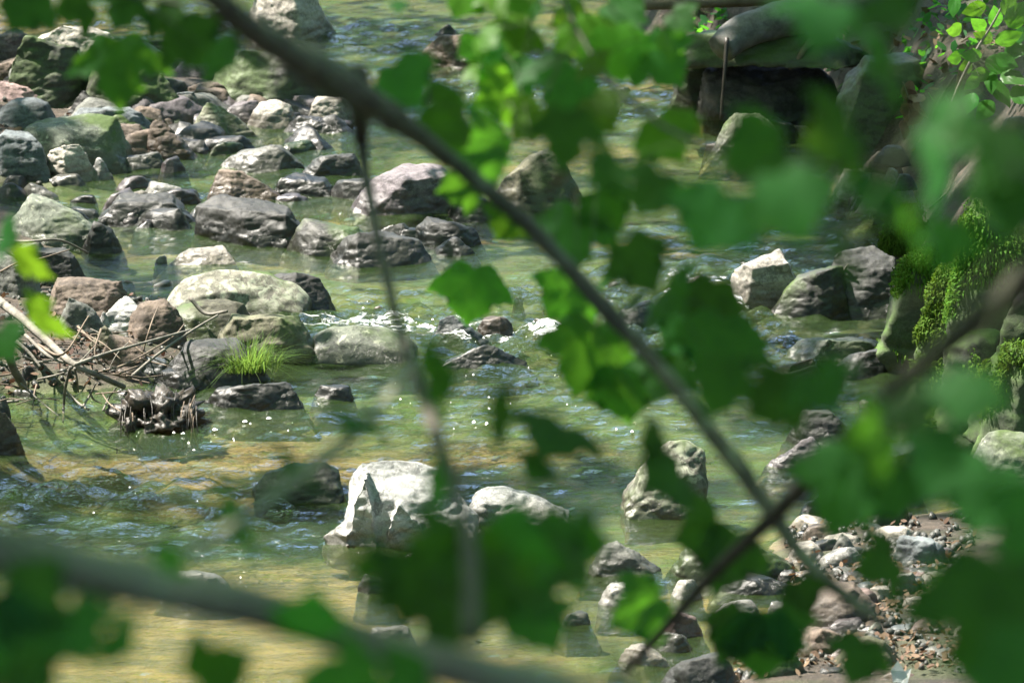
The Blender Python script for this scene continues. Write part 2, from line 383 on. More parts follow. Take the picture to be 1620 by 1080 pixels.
def ground_h(x, y):
    return float(terrain(np.array([[x]], float), np.array([[y]], float))[0, 0])

def surf(px, py):
    r = ray(px, py); tt = np.linspace(8, 60, 900)
    hx, hy, hz = r.x * tt, r.y * tt, CAM_H + r.z * tt
    g_ = np.maximum(terrain(hx, hy), 0.0); k = np.argmax(hz <= g_)
    if hz[k] > g_[k]: return ground(px, py)
    return Vector((hx[k], hy[k], g_[k]))

# water surface with real ripples
xs = axis(-3.3, 3.3, 0.026, -12, 12, 1.0); ys = axis(14.4, 26.8, 0.030, 9, 46, 1.0)
X, Y = np.meshgrid(xs, ys)
def blob(px, py, rx, ry):           # centre pixel, radii in metres
    p = ground(px, py); return np.exp(-((X - p.x) / rx) ** 2 - ((Y - p.y) / ry) ** 2)
rif = 0.0 * X
for b in [(560, 500, .5, .35, .9), (700, 510, .5, .4, 1.), (850, 520, .45, .5, 1.), (960, 500, .4, .5, .8), (1090, 450, .45, .7, 1.1), (1180, 490, .3, .5, .8),
          (1030, 565, .4, .35, .8), (760, 150, .5, .5, .8), (640, 170, .5, .6, .6), (960, 160, .5, .5, .6), (60, 790, .9, .35, .55), (260, 770, .7, .25, .5), (350, 820, .6, .3, .45),
          (640, 110, .5, .4, .5), (900, 590, .6, .4, .5), (780, 670, .6, .3, .4), (60, 15, .8, .6, .6), (300, 30, .6, .5, .6), (1150, 210, .3, .4, .5), (1090, 585, .3, .3, .7), (560, 60, .6, .5, .4), (1300, 560, .4, .4, .6)]:
    rif = rif + b[4] * blob(*b[:4])
rif = np.clip(rif, 0, 1.3)
patch = np.clip(0.5 + 0.9 * fbm(X * 0.8 + 3, Y * 1.5, 0.9), 0, 1)
amp = 0.22 + 0.30 * patch + 1.5 * rif
H = 0 * X
for k in range(64):
    lam = 0.065 * (10 ** nrs.uniform(0, 0.9)); kk = 2 * math.pi / lam
    th = nrs.normal(math.pi / 2, 0.75); ph = nrs.uniform(0, 6.28)
    wx = 0.35 * fbm(X + k, Y - k * .7, 0.5) if k % 8 == 0 else wx
    H += 0.0019 * min(lam / 0.15, 1.25) * np.sin(kk * (X * math.cos(th) + Y * math.sin(th)) + ph + 3.5 * wx)
H *= amp
H += 0.016 * rif * np.maximum(0, fbm(X * 3.1, Y * 4.2, 1.5))
me = grid_mesh('water', xs, ys, H)
fo = 0 * X
for b in [(560, 512, .35, .10, .8), (640, 517, .3, .10, 1.), (720, 530, .3, .10, .5), (830, 535, .35, .12, .85), (940, 520, .25, .15, .6), (1085, 470, .3, .25, .9), (1150, 460, .2, .2, .6),
          (1050, 560, .3, .1, .7), (1120, 585, .2, .1, .6), (765, 155, .3, .12, .9), (1090, 215, .25, .12, .7), (850, 500, .4, .1, .5), (600, 485, .4, .1, .4), (1200, 490, .2, .15, .6), (960, 160, .3, .1, .5), (900, 575, .3, .08, .5), (640, 478, .3, .07, .55), (530, 520, .2, .06, .8), (900, 535, .3, .08, .6)]:
    fo = fo + b[4] * blob(*b[:4])
fo = np.clip(fo, 0, 1) * (0.75 + 0.5 * np.clip(H / 0.02, -1, 1))
a = me.attributes.new('foam', 'FLOAT', 'POINT'); a.data.foreach_set('value', np.clip(fo, 0, 1).astype(np.float32).ravel())
a = me.attributes.new('rough', 'FLOAT', 'POINT'); a.data.foreach_set('value', np.clip(0.30 + 0.38 * patch + 0.6 * rif, 0, 1).astype(np.float32).ravel())
o = link('water', me, M_water); tag(o, kind='structure')

# floating foam flecks; many of the white specks stand in for sun glints
V, F = [], []
FLK = [(340, 680, .012), (247, 663, .007), (275, 685, .006), (290, 686, .007), (425, 662, .008), (388, 667, .008), (456, 682, .007), (730, 968, .012), (975, 680, .01), (1000, 683, .008), (750, 668, .012), (770, 670, .01), (700, 985, .01)]
for k in range(170):
    cxy = rnd.choice([(560, 500), (700, 520), (850, 530), (1000, 570), (900, 600), (780, 670), (600, 640), (1090, 470), (200, 780), (350, 690), (640, 300), (700, 170), (950, 640), (300, 950)])
    FLK.append((rnd.gauss(cxy[0], 75), rnd.gauss(cxy[1], 20), rnd.uniform(.0015, .0045)))
for x, y, r in FLK:
    p = ground(x, y); b = len(V); n = 7; el = rnd.uniform(.6, 1.3)
    V.append((p.x, p.y, 0.006 + r * .25))
    for i in range(n):
        th = 6.283 * i / n; q = r * rnd.uniform(.7, 1.2)
        V.append((p.x + q * el * math.cos(th), p.y + q * math.sin(th), 0.001))
    for i in range(n): F.append((b, b + 1 + i, b + 1 + (i + 1) % n))
o = link('foam', mesh_np('foam', V, F, True), M_foam_glint); tag(o, 'white flecks of foam and modelled sun glints on the green water', 'foam', kind='stuff')

# ------------------------------------------------------------------ rocks
PENDING = []
def hull_points(shape, w_, d_, h, emb, R, peak=0.5):
    rt, n = {'r': (0.62, 6), 's': (0.80, 5), 'b': (0.74, 5), 'p': (0.16, 5), 'w': (0.30, 5)}[shape]
    sx_, sy_ = R.uniform(-.32, .32), R.uniform(-.25, .1)
    P = []
    off = (peak - 0.5) * w_
    for zf, rf, jit in ((-1, 1.9 if w_ < .38 else 1.45, .12), (0.12, 1.0, .08), (0.62 if shape in 'rb' else 0.45, (1 + rt) / 2 + (.1 if shape in 'rb' else -.05), .12), (1.0, rt, .22)):
        a0 = R.uniform(0, 6.28)
        for i in range(n):
            th = a0 + 6.283 * (i + R.uniform(-.3, .3)) / n
            rr = rf * (1 - R.uniform(0, jit))
            c, s = math.cos(th), math.sin(th)
            if shape in 'bs':
                k = 1 / max(abs(c) ** 4 + abs(s) ** 4, 1e-6) ** 0.25; c *= 0.5 + 0.5 * k; s *= 0.5 + 0.5 * k
            z = -emb if zf < 0 else h * zf
            if zf == 1.0: z *= 1 - R.uniform(0, .30 if shape != 'p' else .2)
            if zf >= .4: z *= 1 + sx_ * c * rr * (1.5 if zf < 1 else 1) + sy_ * s * rr
            sh = off * max(zf, 0)
            P.append(Vector((c * rr * w_ / 2 + sh, s * rr * d_ / 2, z)))
    return P
def hull_mesh(groups):
    bm = bmesh.new()
    for P in groups:
        vs = [bm.verts.new(p) for p in P]
        r = bmesh.ops.convex_hull(bm, input=vs)
        bad = [e for e in r['geom_interior'] + r['geom_unused'] if isinstance(e, bmesh.types.BMVert)]
        bmesh.ops.delete(bm, geom=list(set(bad)), context='VERTS')
    bmesh.ops.recalc_face_normals(bm, faces=bm.faces)
    me = bpy.data.meshes.new('rock'); bm.to_mesh(me); bm.free(); return me
def rock(x0, x1, yt, yb, mat, shape, label, name='rock', prof=None, depth=None, peak=0.5, yaw=0.0, seed=None, z=0.0, group=None, emb=None, amp=1.0, res=50, extra=None, tilt=0.0):
    R = random.Random(seed if seed is not None else int(x0 * 7 + yt * 13))
    b = ground((x0 + x1) / 2, yb, z) if z else surf((x0 + x1) / 2, yb); s = mpp(b)
    w_ = (x1 - x0) * s; tall = (yb - yt) * s
    dr = depth if depth else {'r': .85, 's': .75, 'b': .8, 'p': .8, 'w': .75}[shape]
    d_ = dr * w_
    d_ = min(d_, tall * (3.0 if shape == 's' else 1.9))
    h = max((tall - 0.38 * d_ * math.sin(PITCH)) / math.cos(PITCH), 0.35 * tall)
    c = b + Vector((0, d_ * 0.42, 0))
    e = emb if emb is not None else max(0.14, 0.3 * h)
    groups = []
    if prof:
        Q = []
        for (px, py) in prof:
            lx = (px - (x0 + x1) / 2) * s; lz = (yb - py) * s / tall * h
            Q += [Vector((lx, 0, lz)), Vector((lx * .93, d_ * .40, lz * .82)), Vector((lx * .93, -d_ * .32, lz * .62)), Vector((lx * .9, -d_ * .44, lz * .22 - .02))]
            Q += [Vector((lx * .95, -d_ * .42, -e)), Vector((lx * .95, d_ * .42, -e))]
        Q = [q + Vector((R.uniform(-.03, .03) * w_, R.uniform(-.04, .04) * d_, 0)) for q in Q]
        groups.append(Q)
    else:
        groups.append(hull_points(shape, w_, d_, h, e, R, peak))
    for ex in (extra or []): groups.append([Vector((px_ * w_, py_ * d_, pz_ * h)) for px_, py_, pz_ in ex])
    for P in groups[:1]:
        if prof is None:
            cut = []
            for _ in range(R.randint(4, 7)):
                nn = Vector((R.gauss(0, 1), R.gauss(-.3, 1), abs(R.gauss(.25, .6)))).normalized()
                sup = max(q.x / w_ * nn.x * 2 + q.y / d_ * nn.y * 2 + q.z / h * nn.z for q in P)
                cut.append((nn, sup * R.uniform(.66, .9)))
            for nn, lim in cut:
                for q in P:
                    u = q.x / w_ * nn.x * 2 + q.y / d_ * nn.y * 2 + q.z / h * nn.z
                    if u > lim:
                        k = lim - u; q.x += nn.x * k * w_ / 2; q.y += nn.y * k * d_ / 2; q.z += nn.z * k * h
            mx_ = max(q.z for q in P); xa = min(q.x for q in P if q.z > 0); xb = max(q.x for q in P if q.z > 0)
            for q in P:
                if q.z > 0: q.z *= h / mx_
                q.x = (q.x - (xa + xb) / 2) * w_ * 1.08 / (xb - xa)
    if yaw or tilt:
        M = Matrix.Rotation(tilt, 3, 'Y') @ Matrix.Rotation(yaw, 3, 'Z'); groups = [[M @ q for q in P] for P in groups]
    me = hull_mesh(groups)
    o = link(name, me, RM[mat] if isinstance(mat, str) else mat, loc=c)
    tag(o, label, name, group)
    dim = max(w_, d_, h + e)
    md = o.modifiers.new('r', 'REMESH'); md.mode = 'VOXEL'; md.voxel_size = max(dim / res, 0.006); md.use_smooth_shade = True
    PENDING.append((o, dim, amp * (0.75 if shape == 'r' else 1.0), R.uniform(0, 99), (w_, h)))
    return o
def finish_rocks():
    bpy.context.view_layer.update()
    dg = bpy.context.evaluated_depsgraph_get()
    new = [(o, bpy.data.meshes.new_from_object(o.evaluated_get(dg))) for o, *_ in PENDING]
    for (o, dim, amp, sd, wh), (_, me) in zip(PENDING, new):
        mats = list(o.data.materials); o.modifiers.clear()
        n = len(me.vertices); V = np.empty(n * 3, np.float32); me.vertices.foreach_get('co', V); V = V.reshape(-1, 3)
        Nn = np.empty(n * 3, np.float32); me.vertices.foreach_get('normal', Nn); Nn = Nn.reshape(-1, 3)
        f1, f2, f3, f4 = 2.6 / dim, 8.0 / dim, 3.4 / dim, 11.0 / dim
        D = np.empty(n, np.float32)
        S = Vector((sd, sd * .7, sd * 1.3))
        for i in range(n):
            p = Vector(V[i])
            a = noise.noise(p * f1 + S)
            q = Vector((p.x, p.y, p.z * 2.2))
            b_ = abs(noise.noise(q * f2 + S)) 
            c_ = noise.noise(p * f2 * 3.3 + S)
            vd = noise.voronoi(q * f3 + S)[0]; vg = noise.voronoi(q * f4 + S)[0]
            D[i] = 0.022 * a - 0.016 * b_ + 0.005 * c_ - 0.034 * vd[0] + 0.012 * min(vd[1] - vd[0], .35) - 0.010 * vg[0] + .012
        V += Nn * (D * dim * amp)[:, None]
        me.vertices.foreach_set('co', V.ravel()); me.update()
        me.polygons.foreach_set('use_smooth', np.ones(len(me.polygons), bool))
        old = o.data; o.data = me
        me.materials.clear()
        for m_ in mats: me.materials.append(m_)
        bpy.data.meshes.remove(old)
    PENDING.clear()

T = [
 # upper stony bank
 (22, 138, 50, 168, 'darkm', 'b', 'big dark mossy boulder carrying a pale flat slab on its top', 'boulder'),
 (-12, 46, 45, 108, 'purple', 'b', 'purple grey rock cut by the frame edge beside the big dark mossy boulder', 'rock'),
 (-10, 75, 124, 166, 'pink', 's', 'pink flat rock lying at the foot of the big mossy boulder', 'rock'),
 (-15, 22, 98, 128, 'brown', 'r', 'small brown rock wedged between the purple rock and the pink rock', 'rock'),
 (-8, 78, 155, 203, 'blue', 'r', 'blue grey rock just below the pink flat rock', 'rock'),
 (106, 230, 168, 208, 'blue', 's', 'smooth blue grey slab with a curved top, raised over rubble', 'rock'),
 (104, 160, 146, 190, 'dark', 'p', 'small dark pointed rock standing behind the curved blue grey slab', 'rock'),
 (142, 288, 66, 192, 'darkm', 'r', 'large dark brown boulder behind the hanging maple leaf', 'boulder'),
 (283, 353, 132, 168, 'brown', 'b', 'pinkish brown square rock propped beside the large dark brown boulder', 'rock'),
 (272, 314, 150, 198, 'blue', 'b', 'narrow bluish rock under the pinkish brown square rock', 'rock'),
 (348, 530, 72, 178, 'darkm', 'r', 'broad dark boulder on the stony bank under the grey maple branch', 'boulder'),
 (302, 398, 160, 217, 'lichen', 'w', 'pale green grey rock sloping down to the pool', 'rock'),
 (396, 463, 163, 207, 'pale', 'r', 'pale rounded rock between the sloping rock and the sunlit rock', 'rock'),
 (488, 560, 150, 200, 'pale', 'b', 'bright sunlit cream rock beside the hanging stub of the branch', 'rock'),
 (452, 545, 183, 214, 'dark', 's', 'low dark wet rock in front of the bright cream rock', 'rock'),
 (10, 180, 186, 264, 'green', 'r', 'wide smooth green grey boulder sloping towards the pool', 'boulder'),
 (-14, 72, 214, 288, 'blue', 'b', 'bluish boulder with a pale patch in front of the wide green grey boulder', 'boulder'),
 (78, 144, 230, 292, 'pale', 'b', 'broken cream rock lying against the wide green grey boulder', 'rock'),
 (138, 178, 252, 292, 'white', 'p', 'small white broken stone at the edge of the dark pool', 'stone'),
 (62, 96, 236, 262, 'brown', 'p', 'small rusty rock tucked beside the broken cream rock', 'rock'),
 (228, 298, 188, 252, 'brown', 'w', 'tilted brown slab above the dark pool', 'rock'),
 (172, 238, 203, 244, 'brown', 's', 'flat brown rock beneath the curved blue grey slab', 'rock'),
 (130, 176, 200, 226, 'pale', 'p', 'small cream stone in the rubble under the curved slab', 'stone'),
 (175, 222, 204, 218, 'pink', 's', 'thin pinkish sliver of stone under the curved slab', 'stone'),
 (188, 258, 242, 272, 'grey', 's', 'flat grey rock at the upper edge of the dark pool', 'rock'),
 (254, 292, 249, 276, 'purple', 'r', 'small purple stone at the edge of the dark pool', 'stone'),
 (352, 466, 226, 272, 'grey', 'r', 'rounded grey boulder half sunk in the shallow pool', 'boulder'),
 (480, 568, 243, 284, 'dark', 'b', 'dark blunt wet rock jutting into the current by the vertical twig', 'rock'),
 (230, 303, 290, 324, 'white', 'w', 'white triangular sunlit stone resting behind a flat dark rock', 'stone'),
 (204, 236, 302, 322, 'pale', 'r', 'small dull cream stone next to the white triangular stone', 'stone'),
 (174, 300, 309, 358, 'dark', 's', 'flat dark rock in front of the white triangular stone', 'rock'),
 (333, 442, 270, 324, 'brown', 'w', 'angular brown rock with a tilted edge in the pool', 'rock'),
 (436, 526, 278, 314, 'dark', 's', 'low dark rock in midstream beyond the dark ledge', 'rock'),
 (308, 464, 316, 388, 'dark', 'b', 'jagged dark ledge rock crossing the pool', 'boulder'),
 (10, 156, 311, 394, 'green', 'r', 'big round grey green boulder at the water on the stony bank', 'boulder'),
 (136, 190, 348, 402, 'dark', 'r', 'dark rock leaning on the big round grey green boulder', 'rock'),
 (458, 590, 350, 408, 'darkm', 'r', 'mossy dark rock at the head of the midstream row', 'rock'),
 (535, 674, 362, 424, 'dark', 's', 'long low black rock in the midstream row behind the twig', 'rock'),
 (616, 690, 362, 388, 'dark', 's', 'thin black rock behind the long low black rock', 'rock'),
 (662, 752, 346, 392, 'dark', 'b', 'dark stepped rock at the far end of the midstream row', 'rock'),
 (688, 752, 378, 410, 'dark', 'p', 'small dark peaked rock below the dark stepped rock', 'rock'),
 (592, 724, 264, 340, 'purple', 'b', 'square dark purple boulder standing alone in the current', 'boulder'),
 (712, 786, 312, 354, 'dark', 's', 'dark flat rock next to the square purple boulder', 'rock'),
 (782, 905, 240, 334, 'olive', 'r', 'olive boulder half hidden behind the branch and maple leaves', 'boulder'),
 (676, 786, 52, 112, 'brown', 'b', 'brown grey boulder with a square end in the upper stream', 'boulder'),
 (694, 726, 38, 58, 'dark', 'p', 'tiny dark stone behind the brown grey upstream boulder', 'stone'),
 (660, 712, 136, 166, 'darkm', 'r', 'dark stone parting the water below the brown grey upstream boulder', 'rock'),
 (388, 520, -34, 66, 'pale', 'b', 'big sunlit cream boulder with dark hollows crossed by the grey branch', 'boulder'),
 (482, 518, 8, 52, 'green', 'p', 'pointed greenish rock at the side of the big cream boulder', 'rock'),
 (300, 366, 30, 54, 'pale', 's', 'thin cream slab between the water and the broad dark boulder', 'rock'),
 (328, 372, 16, 40, 'darkm', 'p', 'small dark rock behind the thin cream slab', 'rock'),
 (215, 300, 60, 90, 'grey', 's', 'flat grey rock at the upper edge of the stony bank', 'rock'),
 (282, 372, 392, 424, 'pale', 's', 'pale flat rock barely breaking the surface beyond the arched boulder', 'rock'),
 (245, 264, 404, 417, 'white', 'r', 'tiny white stone beside the pale flat rock at the surface', 'stone'),
 # middle stony bank
 (398, 512, 423, 494, 'dark', 'r', 'round dark rock behind the arched lichened boulder', 'rock'),
 (36, 122, 392, 450, 'dark', 'r', 'dark grey rock behind the pile of sticks', 'rock'),
 (-20, 60, 400, 470, 'grey', 'r', 'dull grey rock at the frame edge behind the sticks', 'rock'),
 (70, 192, 446, 512, 'brown', 'b', 'brown block with a sunlit pale corner behind the sticks', 'rock'),
 (162, 234, 474, 532, 'white', 'b', 'white broken rock in full sun by the brown round rock', 'rock'),
 (150, 178, 496, 530, 'white', 'p', 'small white chip leaning on the white broken rock', 'stone'),
 (204, 290, 478, 544, 'brown', 'r', 'round sandy brown rock beside the white broken rock', 'rock'),
 (256, 392, 478, 536, 'olive', 'r', 'olive brown rock in front of the arched lichened boulder', 'rock'),
 (338, 494, 496, 582, 'olive', 's', 'flat topped olive slab with a shaded face above the grass tuft', 'boulder'),
 (268, 414, 543, 612, 'dark', 'r', 'long dark smooth rock behind the grass tuft', 'rock'),
 (138, 202, 518, 566, 'olive', 'w', 'olive brown tilted stone under the driftwood', 'rock'),
 (158, 228, 530, 582, 'brown', 'r', 'brown stone among the driftwood roots', 'rock'),
 (92, 160, 470, 540, 'grey', 'r', 'speckled grey rock in the shade of the driftwood', 'rock'),
 (246, 334, 588, 620, 'dark', 's', 'flat black rock between the driftwood and the grass tuft', 'rock'),
 (244, 300, 590, 606, 'grey', 's', 'small wet grey slab by the flat black rock', 'stone'),
 (205, 272, 566, 598, 'blue', 's', 'bluish wet slab under the long driftwood branch', 'rock'),
 (342, 472, 606, 650, 'dark', 'b', 'low black rock below the grass tuft', 'rock'),
 (496, 556, 611, 636, 'dark', 's', 'small black rock alone in the water past the low black rock', 'rock'),
 (-30, 28, 655, 726, 'brown', 'r', 'brown boulder cut by the frame edge at the water', 'boulder'),
 (-20, 12, 625, 662, 'grey', 'r', 'small grey stone on top of the bank by the edge boulder', 'stone'),
 # midstream
 (686, 746, 498, 540, 'blue', 'w', 'dark blue grey wedge splitting the white riffle', 'rock'),
 (756, 808, 502, 532, 'brown', 'r', 'brown stone awash in the white riffle', 'stone'),
 (702, 830, 551, 587, 'dark', 'p', 'dark triangular rock in open water below the riffle', 'rock'),
 (1068, 1116, 440, 474, 'brown', 'r', 'brown stone in sparkling water', 'stone'),
 (980, 1048, 480, 520, 'dark', 'r', 'dark stone awash behind the maple leaves in the riffle', 'stone'),
 # gravel bar side
 (1222, 1306, 698, 750, 'purple', 'p', 'purple grey rock with a pale ridge at the dark pool', 'rock'),
 (1262, 1352, 652, 712, 'dark', 'r', 'dark wet rock behind the purple ridged rock', 'rock'),
 (1322, 1490, 705, 745, 'dark', 's', 'long dark shelf of rock under the mossy wall', 'rock'),
 (938, 1044, 862, 920, 'grey', 'w', 'grey rock with a sunlit sloping top in shallow water', 'rock'),
 (952, 1018, 930, 964, 'white', 's', 'flat white stone in amber shallows', 'stone'),
 (888, 934, 968, 994, 'grey', 's', 'grey speckled stone behind the lower maple leaves', 'stone'),
 (1064, 1110, 916, 952, 'white', 'r', 'round white sunlit stone in the amber shallows', 'stone'),
 (1070, 1092, 884, 906, 'brown', 'r', 'little upright brown stone at the foot of the dark bar boulder', 'stone'),
 (1082, 1262, 840, 925, 'darkm', 'w', 'dark boulder with a pale slanting edge on the gravel bar', 'boulder'),
 (1142, 1256, 916, 948, 'dark', 's', 'dark flat slab at the shallow edge of the gravel bar', 'rock'),
 (1230, 1262, 906, 930, 'dark', 'r', 'dark round stone perched behind the dark flat slab', 'stone'),
 (1132, 1204, 948, 986, 'white', 'r', 'rounded pale grey rock at the shallow edge', 'rock'),
 (1214, 1252, 954, 978, 'white', 's', 'small flat white stone beside the rounded pale grey rock', 'stone'),
 (1240, 1386, 930, 1006, 'brown', 'r', 'large brown and black boulder on the gravel bar', 'boulder'),
 (1316, 1388, 930, 968, 'pink', 'r', 'reddish rock behind the large brown and black boulder', 'rock'),
 (1262, 1350, 992, 1042, 'brown', 's', 'brown flat boulder below the large brown and black boulder', 'boulder'),
 (1368, 1402, 985, 1012, 'green', 'p', 'small greenish pointed stone beside the large brown and black boulder', 'stone'),
 (1330, 1420, 1010, 1060, 'olive', 'r', 'olive rock half buried in the leaf litter', 'rock'),
 (566, 612, 906, 940, 'grey', 'r', 'small wet grey stone below the white boulder', 'stone'),
 (628, 672, 872, 900, 'lichen', 'p', 'little lichened stone seen through a hole in the leaves', 'stone'),
 (1052, 1110, 966, 1012, 'pink', 's', 'pinkish flat stone by the amber shallows', 'stone'),
 (980, 1056, 1030, 1064, 'pale', 's', 'pale flat stone in the lower shallows', 'stone'),
 (1052, 1170, 1040, 1110, 'dark', 'r', 'black boulder at the bottom edge of the water', 'boulder'),
 (1030, 1090, 1000, 1030, 'grey', 's', 'low grey stone at the edge of the lower shallows', 'stone'),
 (1200, 1270, 1030, 1070, 'green', 's', 'low green grey rock beside the black bottom boulder', 'rock'),
 (272, 354, 906, 934, 'white', 'r', 'bleached rounded rock breaking the amber water under the thick branch', 'rock'),
 (585, 650, 988, 1010, 'white', 's', 'thin white stone in the amber water below the thick branch', 'stone'),
 (1318, 1360, 842, 876, 'grey', 'w', 'small grey stone with a bright slanting edge on the gravel bar', 'stone'),
 (1298, 1368, 864, 898, 'white', 'r', 'pale rounded stone on the gravel bar by the slanted stone', 'stone'),
 (1424, 1496, 850, 898, 'blue', 'b', 'blue grey broken stone near the big teal leaf', 'stone'),
 (1404, 1456, 914, 948, 'grey', 's', 'grey tilted stone in the litter near the leaf tip', 'stone'),
 (1370, 1412, 928, 952, 'pale', 's', 'cream chip beside the grey tilted stone', 'stone'),
 (1428, 1482, 944, 968, 'pale', 's', 'flat cream stone lying in leaf litter', 'stone'),
 (1442, 1500, 978, 1010, 'pink', 'p', 'pinkish pointed stone in leaf litter', 'stone'),
 (1380, 1440, 800, 838, 'dark', 's', 'dark wet stone in the back channel under the mossy wall', 'rock'),
 (1270, 1330, 786, 812, 'dark', 's', 'flat dark stone in the back channel', 'rock'),
 (1410, 1462, 782, 806, 'grey', 'r', 'grey stone awash in the back channel', 'rock'),
 # mossy bank side
 (1162, 1256, 402, 492, 'pale', 'b', 'bright cream rock in full sun beside the sparkling water', 'boulder'),
 (1238, 1342, 424, 508, 'darkm', 'r', 'dark round mossy boulder beside the bright cream rock', 'boulder'),
 (1318, 1440, 398, 502, 'dark', 'b', 'dark boulder with a pale cap under the mossy bank', 'boulder'),
 (1352, 1402, 396, 424, 'pale', 's', 'pale flat rock lying on the dark capped boulder', 'rock'),
 (1262, 1420, 526, 578, 'green', 's', 'flat green grey rock awash in front of the dark boulders', 'boulder'),
 (1322, 1412, 553, 598, 'dark', 'r', 'dark rounded rock beside the leaning grey slab', 'rock'),
 (1392, 1494, 516, 592, 'green', 'w', 'grey slab leaning against the mossy wall', 'boulder'),
 (1218, 1300, 568, 620, 'brown', 's', 'brown stone with twigs on it at the water by the mossy bank', 'rock'),
 (1148, 1234, 182, 246, 'lichen', 'r', 'pale lichened rock mirrored in still water by the dark hollow', 'rock'),
 (1208, 1262, 186, 226, 'dark', 'b', 'dark rock beside the pale lichened rock', 'rock'),
 (1326, 1496, 110, 212, 'darkm', 'r', 'large dark rounded boulder in the bank under roots', 'boulder'),
 (1256, 1290, 198, 222, 'pink', 's', 'pale pink stone at the foot of the dark hollow', 'stone'),
 (1332, 1402, 282, 314, 'pale', 's', 'flat cream rock with thin pale twigs on the mossy bank', 'rock'),
 (1400, 1448, 282, 326, 'pink', 'b', 'stack of thin pinkish rock on the mossy bank', 'rock'),
 (1582, 1640, 186, 238, 'grey', 'b', 'grey sunlit rock by the leafy sapling', 'rock'),
]
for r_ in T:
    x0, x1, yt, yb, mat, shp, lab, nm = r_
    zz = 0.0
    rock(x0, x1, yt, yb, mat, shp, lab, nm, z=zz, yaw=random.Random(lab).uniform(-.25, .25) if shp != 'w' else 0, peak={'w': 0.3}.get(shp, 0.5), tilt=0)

# key boulders with their own outlines
rock(507, 765, 730, 868, 'white', 'b', 'big white angular boulder in midstream with a steep broken face', 'boulder', depth=0.62, res=84, amp=.8, seed=5,
     prof=[(542, 850), (546, 800), (552, 766), (574, 734), (600, 731), (650, 734), (690, 752), (722, 782), (755, 840)],
     extra=[[(-.5, -.2, -.3), (-.50, -.25, .10), (-.42, -.3, .22), (-.33, -.5, .20), (-.3, -.5, -.3), (-.33, -.1, .3), (-.44, -.4, -.3)],
            [(-.34, -.46, -.3), (-.31, -.43, .55), (-.22, -.36, .93), (-.17, -.48, .5), (-.14, -.52, -.3), (-.2, .1, .9), (-.3, .1, .6)],
            [(-.12, -.52, -.3), (-.08, -.50, .35), (-.02, -.46, .6), (.12, -.46, .3), (.14, -.5, -.3), (0, .1, .5)]])
rock(735, 908, 766, 834, 'white', 's', 'low long pale rock sloping down beside the big white boulder', 'boulder', depth=.5, res=56, seed=6,
     prof=[(736, 815), (745, 785), (768, 769), (800, 770), (835, 784), (872, 803), (906, 822)])
rock(252, 498, 427, 514, 'lichen', 'r', 'arched lichened boulder with a bright rim and mossy hollow', 'boulder', depth=0.5, res=52, seed=9,
     prof=[(255, 490), (262, 468), (290, 446), (330, 432), (376, 428), (420, 436), (462, 458), (490, 482), (496, 505)])
rock(484, 664, 516, 578, 'green', 'r', 'smooth rounded boulder with a sun patch below the riffle', 'boulder', depth=0.6, res=46, amp=.5, seed=3,
     prof=[(486, 560), (494, 535), (520, 520), (560, 516), (610, 524), (645, 544), (662, 566)])
rock(394, 548, 731, 796, 'darkm', 'b', 'dark mossy rock behind the white boulder', 'boulder', depth=0.6, res=44, seed=4,
     prof=[(398, 780), (420, 752), (460, 735), (510, 732), (540, 750), (546, 775)])
rock(982, 1130, 697, 824, 'lichen', 'b', 'tall boulder with a mossy dark flank and pale lichened face', 'boulder', depth=0.7, res=48, seed=8,
     prof=[(984, 808), (1005, 770), (1030, 725), (1060, 700), (1090, 700), (1115, 722), (1124, 760), (1112, 812)])
rock(85, 178, 40, 82, 'pale', 's', 'pale flat slab lying on the big dark mossy boulder', 'rock', z=0.33, emb=0.02, depth=.6, tilt=.12)
# bank wall hung with moss
MOSSY = [
 rock(1430, 1552, 372, 590, 'mossw', 'b', 'tall boulder hung with bright green moss beside the dark capped boulder', 'boulder', depth=.9, res=44, seed=31),
 rock(1525, 1665, 318, 600, 'mossw', 'b', 'highest moss covered boulder of the mossy wall at the frame edge', 'boulder', depth=.8, res=44, seed=32),
 rock(1488, 1590, 520, 722, 'mossw', 'b', 'lower boulder hung with moss below the highest mossy boulder', 'boulder', depth=.9, res=44, seed=33),
 rock(1572, 1690, 560, 745, 'mossw', 'r', 'rounded mossy boulder at the frame edge under the highest mossy boulder', 'boulder', depth=.8, res=44, seed=34),
 rock(1465, 1570, 430, 640, 'mossw', 'b', 'mossy boulder filling the gap between the tall mossy boulders', 'boulder', depth=.8, res=44, seed=41),
 rock(1590, 1710, 430, 650, 'mossw', 'b', 'mossy block cut by the frame edge in the mossy wall', 'boulder', depth=.8, res=44, seed=42),
 rock(1440, 1525, 560, 690, 'mossw', 'r', 'low mossy boulder at the waterline of the mossy wall', 'boulder', depth=.8, res=44, seed=43),
 rock(1405, 1470, 330, 425, 'mossw', 'r', 'small moss capped boulder above the dark capped boulder', 'boulder', depth=.8, seed=35),
]
rock(1540, 1650, 690, 790, 'green', 'r', 'grey green boulder at the foot of the mossy wall', 'boulder', depth=.8, seed=36)

